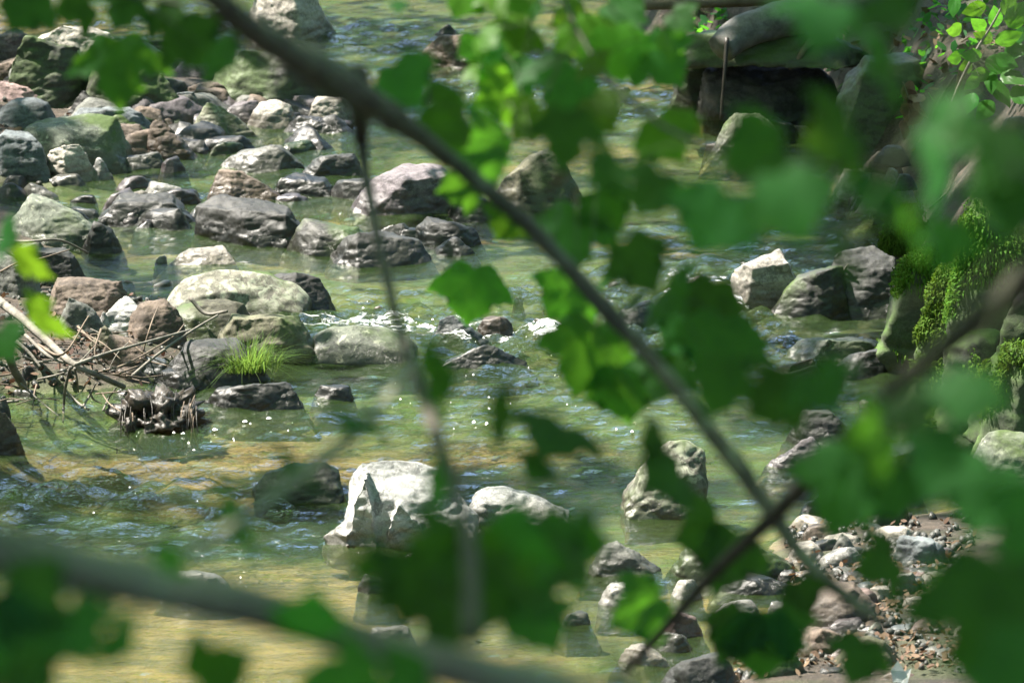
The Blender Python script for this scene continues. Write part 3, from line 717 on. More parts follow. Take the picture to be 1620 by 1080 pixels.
# stones filling the stony bank, each its own object
def filler(region, n, mats, labels, group, wr, name='stone'):
    k = 0; tries = 0
    while k < n and tries < n * 30:
        tries += 1
        x0, y0, x1, y1 = rnd.choice(region); x = rnd.uniform(x0, x1); y = rnd.uniform(y0, y1)
        p = ground(x, y); h = ground_h(p.x, p.y)
        wpx = rnd.uniform(*wr); hp = wpx * rnd.uniform(.28, .5)
        mt = rnd.choice(mats)
        rock(x - wpx / 2, x + wpx / 2, y - hp, y, mt, rnd.choice('bsbsw'), labels[mt], name, seed=1000 + tries + n, group=group, z=max(0, h - 0.01), res=16 if wr[1] < 60 else 24, emb=0.05 if h > 0 else .14, yaw=rnd.uniform(-1, 1))
        k += 1
LA = {'dark': 'dark wet stone crowded among the boulders of the stony bank', 'brown': 'brown stone crowded among the boulders of the stony bank', 'darkm': 'dark mossy stone crowded among the boulders of the stony bank', 'grey': 'grey stone crowded among the boulders of the stony bank', 'purple': 'purplish stone crowded among the boulders of the stony bank'}
filler([(170, 110, 560, 205), (280, 90, 540, 190), (180, 190, 330, 260), (0, 90, 180, 180), (130, 160, 420, 215)], 54, list(LA), LA, 'stones crowded among the boulders', (45, 110), 'rock')
filler([(300, 190, 560, 300), (180, 300, 330, 400), (440, 300, 760, 400)], 26, ['dark', 'darkm', 'purple'], {'dark': 'low dark wet stone lying in the pool off the stony bank', 'darkm': 'low mossy stone lying in the pool off the stony bank', 'purple': 'low purplish stone lying in the pool off the stony bank'}, 'low stones of the pool', (35, 90), 'rock')
LB = {'grey': 'small grey stone in the rubble of the stony bank', 'brown': 'small brown stone in the rubble of the stony bank', 'dark': 'small dark stone in the rubble of the stony bank',
      'pale': 'small pale stone in the rubble of the stony bank', 'blue': 'small bluish stone in the rubble of the stony bank', 'purple': 'small purplish stone in the rubble of the stony bank'}
filler([(0, 80, 300, 200), (0, 200, 260, 300), (0, 290, 180, 400), (0, 400, 130, 470)], 26, list(LB), LB, 'rubble stones of the stony bank', (20, 60))
filler([(60, 450, 330, 620), (0, 500, 200, 650)], 20, list(LB), {k: v.replace('in the rubble of the stony bank', 'under the driftwood pile') for k, v in LB.items()}, 'stones under the driftwood', (14, 40))
LC = {k: v.replace('in the rubble of the stony bank', 'on the gravel bar') for k, v in LB.items()}
LC['pink'] = 'small pinkish stone on the gravel bar'
filler([(1250, 835, 1500, 930), (1380, 920, 1560, 1070), (1150, 985, 1400, 1080), (1270, 820, 1450, 880), (1150, 1040, 1560, 1085)], 84, list(LC), LC, 'stones of the gravel bar', (18, 70))
LD = {k: v.replace('in the rubble of the stony bank', 'at the foot of the mossy bank') for k, v in LB.items()}
filler([(1100, 170, 1330, 240), (1330, 230, 1450, 330), (1240, 480, 1450, 600), (1340, 640, 1560, 780)], 30, list(LD), LD, 'stones at the foot of the mossy bank', (16, 46))
LE = {'dark': 'small dark stone awash in open water', 'brown': 'small brown stone awash in open water', 'grey': 'small grey stone awash in open water'}
filler([(560, 470, 1000, 540), (960, 420, 1240, 500), (560, 100, 1000, 180)], 16, list(LE), LE, 'stones awash in the stream', (12, 30))
finish_rocks()

# hanging moss on the wall boulders: short drooping strands
for o in MOSSY:
    me = o.data; V, F = [], []
    polys = [p for p in me.polygons if p.normal.y < 0.35 and p.center.z > 0.06]
    R = random.Random(len(me.polygons)); S = Vector((R.uniform(0, 50), 0, 0))
    for k in range(18000):
        p = R.choice(polys)
        c = p.center
        if noise.noise(Vector((c.x * 5.5, c.y * 5.5, c.z * 3.4)) + S) < -0.12 + 0.3 * R.random(): continue
        c = c + Vector((R.uniform(-.018, .018), R.uniform(-.018, .018), R.uniform(-.018, .018)))
        n_ = p.normal; ln = R.uniform(.008, .028); wd = R.uniform(.002, .0045)
        side = Vector((R.uniform(-1, 1), R.uniform(-.6, .6), 0)).normalized() * wd
        a_ = c + n_ * .002; b_ = a_ + n_ * R.uniform(.008, .02) + Vector((0, 0, -ln * .5)); e_ = b_ + Vector((0, 0, -ln * .6)) - n_ * .004
        i = len(V); V += [a_ - side, a_ + side, b_ + side, b_ - side, e_ + side * .2, e_ - side * .2]
        F += [(i, i + 1, i + 2, i + 3), (i + 3, i + 2, i + 4, i + 5)]
    link('moss', mesh_np('moss', [tuple(v) for v in V], F), M_moss, parent=o)

# ------------------------------------------------------------------ fallen log, roots, sticks
def tube_thing(name, label, cat, pts, r0, r1, mat, group=None, sides=8, rough=.15, radii=None):
    base = Vector(pts[0]); me = tube([Vector(p) - base for p in pts], r0, r1, sides, rough, seed=len(bpy.data.objects), radii=radii)
    o = link(name, me, mat, loc=base); tag(o, label, cat, group); return o
def gpt(px, py, z): return ground(px, py, z)
# pieces: pixel polyline, each with a height over the water (m)
Yl = ground(1220, 195).y - .1
lg = [at_y(1140, 78, Yl - .2), at_y(1180, 48, Yl - .1), at_y(1260, 24, Yl), at_y(1360, 8, Yl + .15), at_y(1470, -6, Yl + .3)]
tube_thing('log', 'grey fallen log lying over the dark hollow in the bank', 'log', lg, .07, .10, M_log, sides=14, rough=.18)
tube_thing('branch', 'thin brown fallen branch lying behind the grey log', 'branch', [at_y(1000, 8, Yl + 1), at_y(1150, 2, Yl + 1), at_y(1330, -4, Yl + 1)], .03, .03, M_twig)
tube_thing('root', 'black root hanging down in front of the dark hollow', 'root', [at_y(1150, 60, Yl - .25), at_y(1146, 120, Yl - .3), at_y(1140, 190, Yl - .32)], .011, .006, M_peat)
tube_thing('root', 'knotted brown root under the log end', 'root', [at_y(1290, 60, Yl - .05), at_y(1275, 75, Yl - .12), at_y(1262, 95, Yl - .12), at_y(1250, 110, Yl - .1)], .02, .008, M_twig)
for i, (a, lab) in enumerate([
  ([(1475, 190), (1490, 155), (1512, 118)], 'pale bare stick leaning beside the large dark rounded boulder'),
  ([(1494, 150), (1500, 165), (1490, 190)], 'thin pale side twig below the pale bare stick'),
  ([(1375, 130), (1400, 92), (1430, 65), (1475, 55)], 'thin arched pale root over the large dark rounded boulder'),
  ([(1395, 112), (1440, 100), (1500, 92)], 'pale root lying along the top of the large dark rounded boulder'),
  ([(1512, 190), (1514, 140), (1520, 100)], 'brown upright dead stem behind the pale bare stick'),
  ([(1525, 60), (1515, 30), (1508, 12)], 'thin brown stem rising under the leafy sapling'),
  ([(1378, 345), (1382, 310), (1376, 278)], 'thin pale twig standing by the flat cream rock on the mossy bank'),
  ([(1380, 320), (1368, 300), (1350, 290)], 'short pale twig forking off by the flat cream rock'),
  ([(1470, 330), (1490, 312), (1505, 300)], 'bleached twig lying on the small moss capped boulder'),
  ([(1225, 598), (1260, 588), (1290, 578)], 'bare pale stick lying across the brown stone'),
  ([(1318, 470), (1328, 440), (1342, 418)], 'bleached forked stick standing before the dark capped boulder'),
  ([(1330, 445), (1345, 470), (1352, 488)], 'brown broken stick leaning on the dark capped boulder')]):
    p0 = ground(*a[0]); hh = .22 if a[0][1] < 360 else .05
    p0 = surf(a[0][0], a[0][1])
    tube_thing('stick', lab, 'stick', [at_y(x, y, p0.y - .25 - .03 * j) for j, (x, y) in enumerate(a)], .014 if i in (0, 4, 10) else .007, .004, M_drift if i not in (4, 5, 11) else M_twig, sides=7)

hb = ground(1215, 192)
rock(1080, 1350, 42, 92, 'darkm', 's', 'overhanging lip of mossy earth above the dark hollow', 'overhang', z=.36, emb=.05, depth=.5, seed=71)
rock(1105, 1325, 72, 197, 'dark', 'b', 'black rock added to darken the hollow under the log', 'boulder', seed=72, depth=.5)  # dark rock put in for the shade of the undercut hollow
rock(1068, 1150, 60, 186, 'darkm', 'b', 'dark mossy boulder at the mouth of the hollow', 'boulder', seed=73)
finish_rocks()
# driftwood on the stony bank
DW = [
 ([(-30, 455, .2), (30, 500, .17), (75, 540, .15), (118, 577, .13), (160, 595, .08), (196, 612, .03)], .026, .014, M_drift, 'long bleached driftwood branch slanting down to the water'),
 ([(118, 577, .14), (165, 560, .15), (235, 540, .16), (300, 522, .17)], .010, .006, M_drift, 'thin grey driftwood arm reaching out towards the olive slab'),
 ([(205, 598, .06), (250, 560, .12), (300, 525, .17), (345, 498, .2)], .009, .005, M_drift, 'straight grey twig rising over the bluish wet slab'),
 ([(112, 580, .14), (104, 610, .08), (101, 640, .02), (100, 668, -.03)], .009, .006, M_drift, 'forked grey twig dipping into the water'),
 ([(118, 582, .13), (122, 600, .1), (124, 620, .05)], .007, .004, M_drift, 'short grey twig beside the forked dipping twig'),
 ([(10, 545, .2), (20, 580, .12), (38, 612, .03)], .024, .022, M_drift, 'thick pale broken stub standing at the waterline'),
 ([(25, 540, .12), (48, 560, .1), (65, 582, .07)], .012, .006, M_drift, 'pale splinter leaning beside the thick stub'),
 ([(40, 530, .15), (80, 565, .13), (118, 577, .12)], .010, .008, M_drift, 'thin bleached stick parallel to the long driftwood branch'),
 ([(60, 545, .13), (100, 560, .16), (140, 500, .24)], .008, .004, M_twig, 'brown twig curving up from the driftwood'),
 ([(0, 380, .25), (45, 382, .3), (95, 380, .32), (140, 400, .25)], .009, .005, M_drift, 'thin arched pale twig over the dull grey rock'),
 ([(0, 430, .2), (30, 415, .24), (60, 410, .24), (110, 395, .25)], .006, .004, M_twig, 'thin dark twig under the arched pale twig'),
 ([(105, 620, .02), (122, 636, .02), (140, 648, .01)], .008, .006, M_drift, 'short bleached stick at the waterline below the driftwood'),
 ([(130, 645, .02), (142, 625, .05), (152, 606, .08)], .007, .004, M_drift, 'upright pale splinter at the waterline'),
 ([(163, 650, .01), (172, 630, .05), (185, 612, .08)], .006, .004, M_drift, 'slim pale stick leaning by the black peat clump'),
 ([(0, 637, .02), (30, 634, .02)], .008, .007, M_drift, 'short pale stick floating by the edge boulder'),
 ([(300, 470, .16), (325, 496, .1), (360, 492, .12)], .012, .008, M_drift, 'grey curved stick against the arched lichened boulder'),
 ([(225, 560, .1), (240, 510, .2), (250, 485, .25)], .005, .003, M_twig, 'thin upright brown twig before the round sandy brown rock'),
 ([(150, 590, .1), (200, 575, .12), (270, 535, .14), (292, 512, .16)], .006, .003, M_twig, 'thin brown twig crossing the grey driftwood arm'),
 ([(60, 600, .06), (110, 585, .12), (150, 548, .18)], .006, .003, M_drift, 'slim pale twig crossing the long driftwood branch'),
 ([(160, 520, .2), (150, 560, .15), (170, 585, .1)], .006, .004, M_twig, 'crooked brown twig in the driftwood pile'),
]
for k in range(34):
    x, y = rnd.uniform(-10, 260), rnd.uniform(520, 640); a_ = rnd.gauss(.45, .7); l_ = rnd.uniform(30, 90); zz = rnd.uniform(.02, .13)
    DW.append(([(x - math.cos(a_) * l_ / 2, y - math.sin(a_) * l_ / 2.4, zz + rnd.uniform(-.01, .06)), (x + rnd.uniform(-6, 6), y + rnd.uniform(-6, 6), zz), (x + math.cos(a_) * l_ / 2, y + math.sin(a_) * l_ / 2.4, max(.0, zz + rnd.uniform(-.06, .02)))], rnd.uniform(.003, .0075), .0025, rnd.choice([M_drift, M_twig, M_twig]), 'thin twig tangled in the driftwood pile'))
for a, r0, r1, mt, lab in DW:
    tube_thing('driftwood', lab, 'driftwood', [ground(x, y, surf(x, y).z + z) for x, y, z in a], r0 * .72, r1 * .72, mt, 'driftwood on the stony bank', sides=7)

# black peat clump with ragged roots at the waterline
p = ground(252, 664); s = mpp(p)
V, F = [], []; R = random.Random(4)
root = empty('peat_clump', p, 'ragged black peat clump with hanging roots at the waterline', 'peat clump')
bm = bmesh.new(); bmesh.ops.create_icosphere(bm, subdivisions=5, radius=1)
for v in bm.verts:
    q = v.co.copy(); f = 1 + .5 * noise.noise(q * 3) + .2 * noise.noise(Vector((q.x * 11, q.y * 8, q.z * 5))) + .2 * noise.noise(q * 22)
    v.co = Vector((q.x * 66 * s * f, q.y * .16 * f, max(q.z, -.9) * (.10 if q.z > 0 else .2) * f))
me = bpy.data.meshes.new('body'); bm.to_mesh(me); bm.free()
for pl in me.polygons: pl.use_smooth = True
link('body', me, M_peat, parent=root)
for k in range(30):
    x = R.uniform(-.95, .95) * 66 * s; z0 = R.uniform(.03, .10); y = -.13 - R.uniform(0, .05)
    link('root', tube([(x, y + .08, z0 + .02), (x + R.uniform(-.02, .02), y, z0 * .6), (x + R.uniform(-.03, .03), y - .01, -.08)], R.uniform(.0015, .005), .001, 5, .3, k, 3), M_peat if k % 3 else M_twig, parent=root)

# grass tuft
p = ground(393, 611); V, F = [], []; R = random.Random(5)
for k in range(520):
    a_ = R.uniform(0, 6.28); rr = R.uniform(0, .11); b_ = Vector((math.cos(a_) * rr * 1.15, math.sin(a_) * rr * .6, .03))
    ln = R.uniform(.09, .22); d = Vector((math.cos(a_) + R.uniform(-.6, .6), math.sin(a_) + R.uniform(-.6, .6), 0)) * R.uniform(.3, 1.35)
    sd = Vector((-math.sin(a_), math.cos(a_), 0)) * R.uniform(.001, .0022); i0 = len(V)
    for j in range(5):
        u = j / 4; c = b_ + d * ln * (u ** 1.7) * .8 + Vector((0, 0, ln * (u - .55 * u * u * (d.length + .1))))
        V += [c - sd * (1 - u * .9), c + sd * (1 - u * .9)]
    for j in range(4): F.append((i0 + 2 * j, i0 + 2 * j + 1, i0 + 2 * j + 3, i0 + 2 * j + 2))
o = link('grass_tuft', mesh_np('grass_tuft', [tuple(v) for v in V], F), M_grass, loc=p + Vector((0, .05, .02)))
tag(o, 'bright green tuft of grass growing on the low black rock', 'grass tuft')

# leaf litter and gravel, uncountable
def litter(name, regs, n, size, mats, label, cat, zoff=.012):
    V, F = [], []; R = random.Random(n); MI = []
    for k in range(n):
        x0, y0, x1, y1 = R.choice(regs); p = ground(R.uniform(x0, x1), R.uniform(y0, y1)); h = ground_h(p.x, p.y)
        if h < -0.01: continue
        s_ = size * R.uniform(.5, 1.4); E = Euler((R.uniform(-.9, .9), R.uniform(-.9, .9), R.uniform(0, 6.28))).to_matrix(); c = Vector((p.x, p.y, h + zoff + R.uniform(0, .02)))
        i = len(V); cu = R.uniform(-.3, .4)
        for q in ((-1, 0, 0), (-.35, -.45, cu * .4), (.4, -.42, cu * .5), (1, 0, cu), (.4, .42, cu * .5), (-.35, .45, cu * .4)): V.append(tuple(c + E @ (Vector(q) * s_)))
        F += [(i, i + 1, i + 2, i + 3), (i, i + 3, i + 4, i + 5)]
    o = link(name, mesh_np(name, V, F), mats); tag(o, label, cat, kind='stuff')
litter('leaf_litter', [(1240, 830, 1560, 1080), (1380, 940, 1560, 1080), (1240, 900, 1500, 1000), (1150, 1040, 1560, 1095)], 900, .013, M_dead, 'brown dead leaf litter scattered over the gravel bar', 'leaf litter')
litter('leaf_litter', [(-20, 470, 300, 640), (0, 90, 260, 280), (0, 540, 150, 640)], 420, .018, M_dead, 'brown dead leaf litter among stones of the stony bank', 'leaf litter')
litter('leaf_litter', [(1120, 0, 1640, 200), (1330, 200, 1640, 340), (1440, 640, 1640, 800)], 900, .028, M_dead, 'dead leaves strewn over the mossy bank', 'leaf litter')
litter('undergrowth', [(1300, -20, 1640, 120), (1150, 150, 1340, 230), (1420, 230, 1640, 330), (1060, 40, 1150, 150)], 1100, .03, M_leaf, 'low green leafy growth covering the mossy bank', 'undergrowth', .03)

V, F = [], []; R = random.Random(77)
ico = bmesh.new(); bmesh.ops.create_icosphere(ico, subdivisions=1, radius=1); IV = [v.co.copy() for v in ico.verts]; IF = [tuple(v.index for v in f.verts) for f in ico.faces]; ico.free()
for k in range(1100):
    x0, y0, x1, y1 = R.choice([(1240, 830, 1540, 960), (1100, 960, 1560, 1085), (0, 90, 250, 300), (0, 480, 300, 640)])
    p = ground(R.uniform(x0, x1), R.uniform(y0, y1)); h = ground_h(p.x, p.y)
    if h < -.02: continue
    s_ = R.uniform(.006, .02); i = len(V); E = Euler((R.uniform(0, 6), R.uniform(0, 6), R.uniform(0, 6))).to_matrix()
    for v in IV: 
        q = E @ Vector((v.x * 1.3, v.y, v.z * .8)); q *= s_ * R.uniform(.75, 1.15); V.append((p.x + q.x, p.y + q.y, h + s_ * .3 + q.z))
    F += [(i + a_, i + b_, i + c_) for a_, b_, c_ in IF]
o = link('gravel', mesh_np('gravel', V, F), RM['grey']); tag(o, 'fine gravel between the stones of both banks', 'gravel', kind='stuff')

# white scrap lying in the litter
p = ground(1420, 1078, .1)
bm = bmesh.new()
vs = [bm.verts.new([q * .7 for q in c]) for c in ((-.02, 0, .0), (.015, -.01, .0), (.03, .0, .05), (.0, .0, .10), (-.03, .01, .05), (.05, -.02, .03), (.06, .0, .065), (.035, -.03, -.02))]
for f in ((0, 1, 2, 4), (4, 2, 3), (1, 5, 6, 2), (1, 7, 5)): bm.faces.new([vs[i] for i in f])
bmesh.ops.solidify(bm, geom=bm.faces[:], thickness=.002)
me = bpy.data.meshes.new('dry_leaf'); bm.to_mesh(me); bm.free()
o = link('dry_leaf', me, M_scrap, loc=p); tag(o, 'white folded dry leaf standing up in the leaf litter', 'dry leaf')

# ------------------------------------------------------------------ leaf shapes
def leaf_mesh(kind, seed):
    R = random.Random(seed)
    if kind == 'maple':
        half = [(0, 0), (.12, -.08), (.27, -.12), (.37, -.07), (.38, .04), (.49, .09), (.57, .20), (.68, .25), (.65, .36), (.75, .53), (.58, .52), (.47, .55), (.35, .50), (.31, .56), (.34, .66), (.40, .75), (.28, .78), (.20, .87), (.11, .94), (0, 1.09)] if seed % 2 else [(0, 0), (.12, -.08), (.27, -.12), (.40, -.07), (.43, .03), (.53, .08), (.60, .20), (.70, .25), (.68, .36), (.76, .54), (.62, .54), (.52, .59), (.41, .55), (.36, .60), (.37, .68), (.41, .76), (.30, .79), (.21, .88), (.11, .95), (0, 1.10)]
    else:
        half = [(0, 0), (.10, .03), (.22, .14), (.30, .30), (.32, .46), (.27, .64), (.17, .82), (.08, .94), (0, 1.05)]
    half = [(x * R.uniform(.92, 1.08), y + R.uniform(-.02, .02) if x else y) for x, y in half]
    bm = bmesh.new()
    def side(sg):
        c = [bm.verts.new((sg * x, y, 0)) for x, y in half[1:-1]]; return c
    a = bm.verts.new((0, half[0][1], 0)); b = bm.verts.new((0, half[-1][1], 0))
    for sg in (1, -1):
        s_ = side(sg); f = [a] + s_ + [b]
        bm.faces.new(f if sg > 0 else f[::-1])
    bmesh.ops.triangulate(bm, faces=bm.faces[:])
    bmesh.ops.subdivide_edges(bm, edges=[e for e in bm.edges if e.calc_length() > .18], cuts=2, use_grid_fill=True)
    bmesh.ops.triangulate(bm, faces=bm.faces[:])
    fold, droop, tw = R.uniform(.02, .2), R.uniform(.05, .22), R.uniform(-.18, .18)
    S = Vector((seed * 3.1, 0, 0))
    for v in bm.verts:
        x, y = v.co.x, v.co.y
        v.co.z = fold * abs(x) - droop * (y - .3) ** 2 - .2 * x * x + tw * x * y + .05 * noise.noise(Vector((x * 4, y * 4, 0)) + S) - .06 * abs(math.sin(math.atan2(x, y + .05) * 5)) * abs(x)
    for f in bm.faces: f.smooth = True
    me = bpy.data.meshes.new(kind + '_leaf'); bm.to_mesh(me); bm.free(); return me
MAPLE = [leaf_mesh('maple', i) for i in range(6)]; OVATE = [leaf_mesh('ovate', i + 20) for i in range(4)]
_mats = {}
def leaf_variant(me, mat):
    k = (me.name, mat.name)
    if k not in _mats:
        c = me.copy(); c.materials.clear(); c.materials.append(mat); _mats[k] = c
    return _mats[k]

def near_on(poly, p):
    best = None
    for i in range(len(poly) - 1):
        a, b = poly[i], poly[i + 1]; t_ = max(0, min(1, (p - a).dot(b - a) / max((b - a).length_squared, 1e-9)))
        q = a.lerp(b, t_); d = (q - p).length
        if best is None or d < best[0]: best = (d, q)
    return best[1]

def add_leaf(root, poly, px, py, wpx, d, rot, pitch=0, yaw=0, lit=0, mat=None, lib=None, stalk=True, R=rnd):
    c = at(px, py, d); sc = wpx * KX * d / (1.46 if lib is None else .62)
    M = CR @ Matrix.Rotation(math.radians(rot - 90), 3, 'Z') @ Matrix.Rotation(math.radians(pitch), 3, 'X') @ Matrix.Rotation(math.radians(yaw), 3, 'Y')
    me = leaf_variant(R.choice(lib or MAPLE), mat or M_leaf)
    loc = c - M @ Vector((0, .42, 0)) * sc
    W = Matrix.LocRotScale(loc, M.to_quaternion(), Vector((sc,) * 3))
    o = bpy.data.objects.new('leaf', me); COL.objects.link(o); o.parent = root
    o.matrix_basis = Matrix.Translation(-root.location) @ W
    if lit: SPOTS.append((c, sc * .5 * lit, .05 if lit < .8 else .13 if mat is not M_leaf_y else .2))
    if stalk:
        q = near_on(poly, loc); I = W.inverted()
        mid = loc.lerp(q, .5) + Vector((0, 0, .12 * (q - loc).length))
        sm = tube([I @ loc, I @ mid, I @ q], 0.0007 / sc, .0009 / sc, 5, 0, 0, 4)
        s_ = bpy.data.objects.new('leafstalk', sm); sm.materials.append(M_stalk); COL.objects.link(s_); s_.parent = o
    return o

def px_line(pts): return [at(x, y, d) for x, y, d in pts]
def px_r(wpx, d): return wpx * KX * d / 2

# ------------------------------------------------------------------ maple boughs close to the camera
# A: grey branch crossing the whole picture, with a long hanging twig
A = px_line([(250, -120, 4.3), (350, 5, 4.5), (430, 68, 4.9), (515, 118, 5.4), (590, 165, 5.9), (690, 235, 6.5), (790, 318, 6.6), (870, 390, 6.7), (940, 470, 6.7), (1010, 545, 6.7), (1080, 625, 6.6), (1150, 715, 6.5), (1210, 795, 6.4), (1270, 880, 6.3), (1340, 945, 6.2), (1400, 985, 6.1)])
bA = empty('maple_branch', A[0], 'grey maple branch slanting across the stream with a hanging twig and many leaves', 'branch', 'maple boughs over the stream')
def part_tube(name, root, pts, radii, mat, sides=10, rough=.12):
    return link(name, tube([p - root.location for p in pts], 0, 0, sides, rough, seed=len(bpy.data.objects), radii=radii), mat, parent=root)
part_tube('stem', bA, A, [px_r(44, 4.4), px_r(46, 4.9), px_r(58, 5.8), px_r(30, 6.4), px_r(26, 6.6), px_r(28, 6.6), px_r(25, 6.6), px_r(28, 6.5), px_r(24, 6.3), px_r(18, 6)], M_branch, rough=.3)
B = px_line([(566, 120, 6.5), (570, 200, 6.9), (578, 270, 6.9), (592, 350, 6.6), (610, 430, 6.3), (632, 520, 6.0), (660, 600, 5.6), (690, 690, 5.1), (718, 760, 4.7), (738, 840, 4.2), (746, 930, 3.85), (744, 1010, 3.6)])
part_tube('twig', bA, B, [px_r(40, 6.5), px_r(19, 6.9), px_r(16, 6.7), px_r(17, 6.3), px_r(17, 6), px_r(20, 5.2), px_r(24, 4.2), px_r(26, 3.7)], M_branch_d, rough=.3)
part_tube('twig', bA, px_line([(655, 575, 5.6), (600, 645, 5.1), (520, 720, 4.7), (400, 808, 4.4), (270, 900, 4.0)]), [px_r(8, 5.5), px_r(16, 5), px_r(22, 4.6), px_r(18, 4.3), px_r(10, 4)], M_branch_g)
C = px_line([(-120, 830, 3.6), (0, 872, 3.7), (110, 898, 3.75), (230, 925, 3.8), (350, 948, 3.8), (470, 980, 3.85), (590, 1020, 3.9), (720, 1055, 3.9), (860, 1090, 3.95), (1000, 1120, 4)])
bC = empty('maple_branch', C[0], 'thick blurred greenish branch running low across the amber water', 'branch', 'maple boughs over the stream')
part_tube('stem', bC, C, [px_r(86, 3.6), px_r(78, 3.7), px_r(70, 3.8), px_r(64, 3.8), px_r(66, 3.9), px_r(66, 4)], M_branch_g, 14)
part_tube('twig', bC, px_line([(175, 915, 3.78), (178, 945, 3.75), (182, 965, 3.72)]), [px_r(20, 3.7), px_r(14, 3.7), px_r(6, 3.7)], M_branch_d)
Dp = px_line([(1720, 360, 4.0), (1620, 445, 4.2), (1540, 510, 4.5), (1460, 575, 4.8), (1390, 640, 5.2), (1320, 715, 5.6), (1230, 810, 6.0), (1130, 905, 6.4), (1060, 985, 6.6), (990, 1060, 6.8)])
bD = empty('maple_branch', Dp[0], 'thin dark bough slanting down from the mossy wall over the gravel bar', 'branch', 'maple boughs over the stream')
part_tube('stem', bD, Dp, [px_r(50, 4.1), px_r(40, 4.6), px_r(26, 5.4), px_r(30, 6), px_r(20, 6.4), px_r(14, 6.8)], M_branch_d)
Ep = px_line([(1750, 120, 4.6), (1620, 190, 4.7), (1480, 240, 4.9), (1330, 260, 5.1), (1180, 250, 5.6), (1050, 200, 6.3), (960, 120, 7), (900, 20, 7.6), (880, -60, 8)])
bE = empty('maple_branch', Ep[0], 'leafy maple bough arching from the upper bank over the stream, thickest with leaves', 'branch', 'maple boughs over the stream')
part_tube('stem', bE, Ep, [px_r(22, 4.6), px_r(16, 5), px_r(9, 6), px_r(6, 7), px_r(5, 8)], M_branch_d)
Fp = px_line([(-80, -60, 6.5), (60, -20, 6.8), (180, -10, 7), (300, 10, 7)])
bF = empty('maple_branch', Fp[0], 'small leafy spray hanging over the stony bank at the top edge', 'branch', 'maple boughs over the stream')
part_tube('stem', bF, Fp, [px_r(12, 6.5), px_r(9, 6.8), px_r(5, 7)], M_branch_d)
Gp = px_line([(-120, 330, 7), (-60, 400, 7), (-20, 470, 7), (-40, 560, 7)])
bG = empty('maple_branch', Gp[0], 'slim yellow green spray poking in beside the driftwood', 'branch', 'maple boughs over the stream')
part_tube('stem', bG, Gp, [px_r(12, 7), px_r(8, 7), px_r(5, 7)], M_branch_d)
Hp = px_line([(1760, 820, 3.0), (1700, 880, 3.1), (1640, 900, 3.2), (1560, 880, 3.3)])
bH = empty('maple_branch', Hp[0], 'close blurred spray with one huge teal leaf over the gravel bar', 'branch', 'maple boughs over the stream')
part_tube('stem', bH, Hp, [px_r(20, 3), px_r(16, 3.1), px_r(10, 3.3)], M_branch_d)

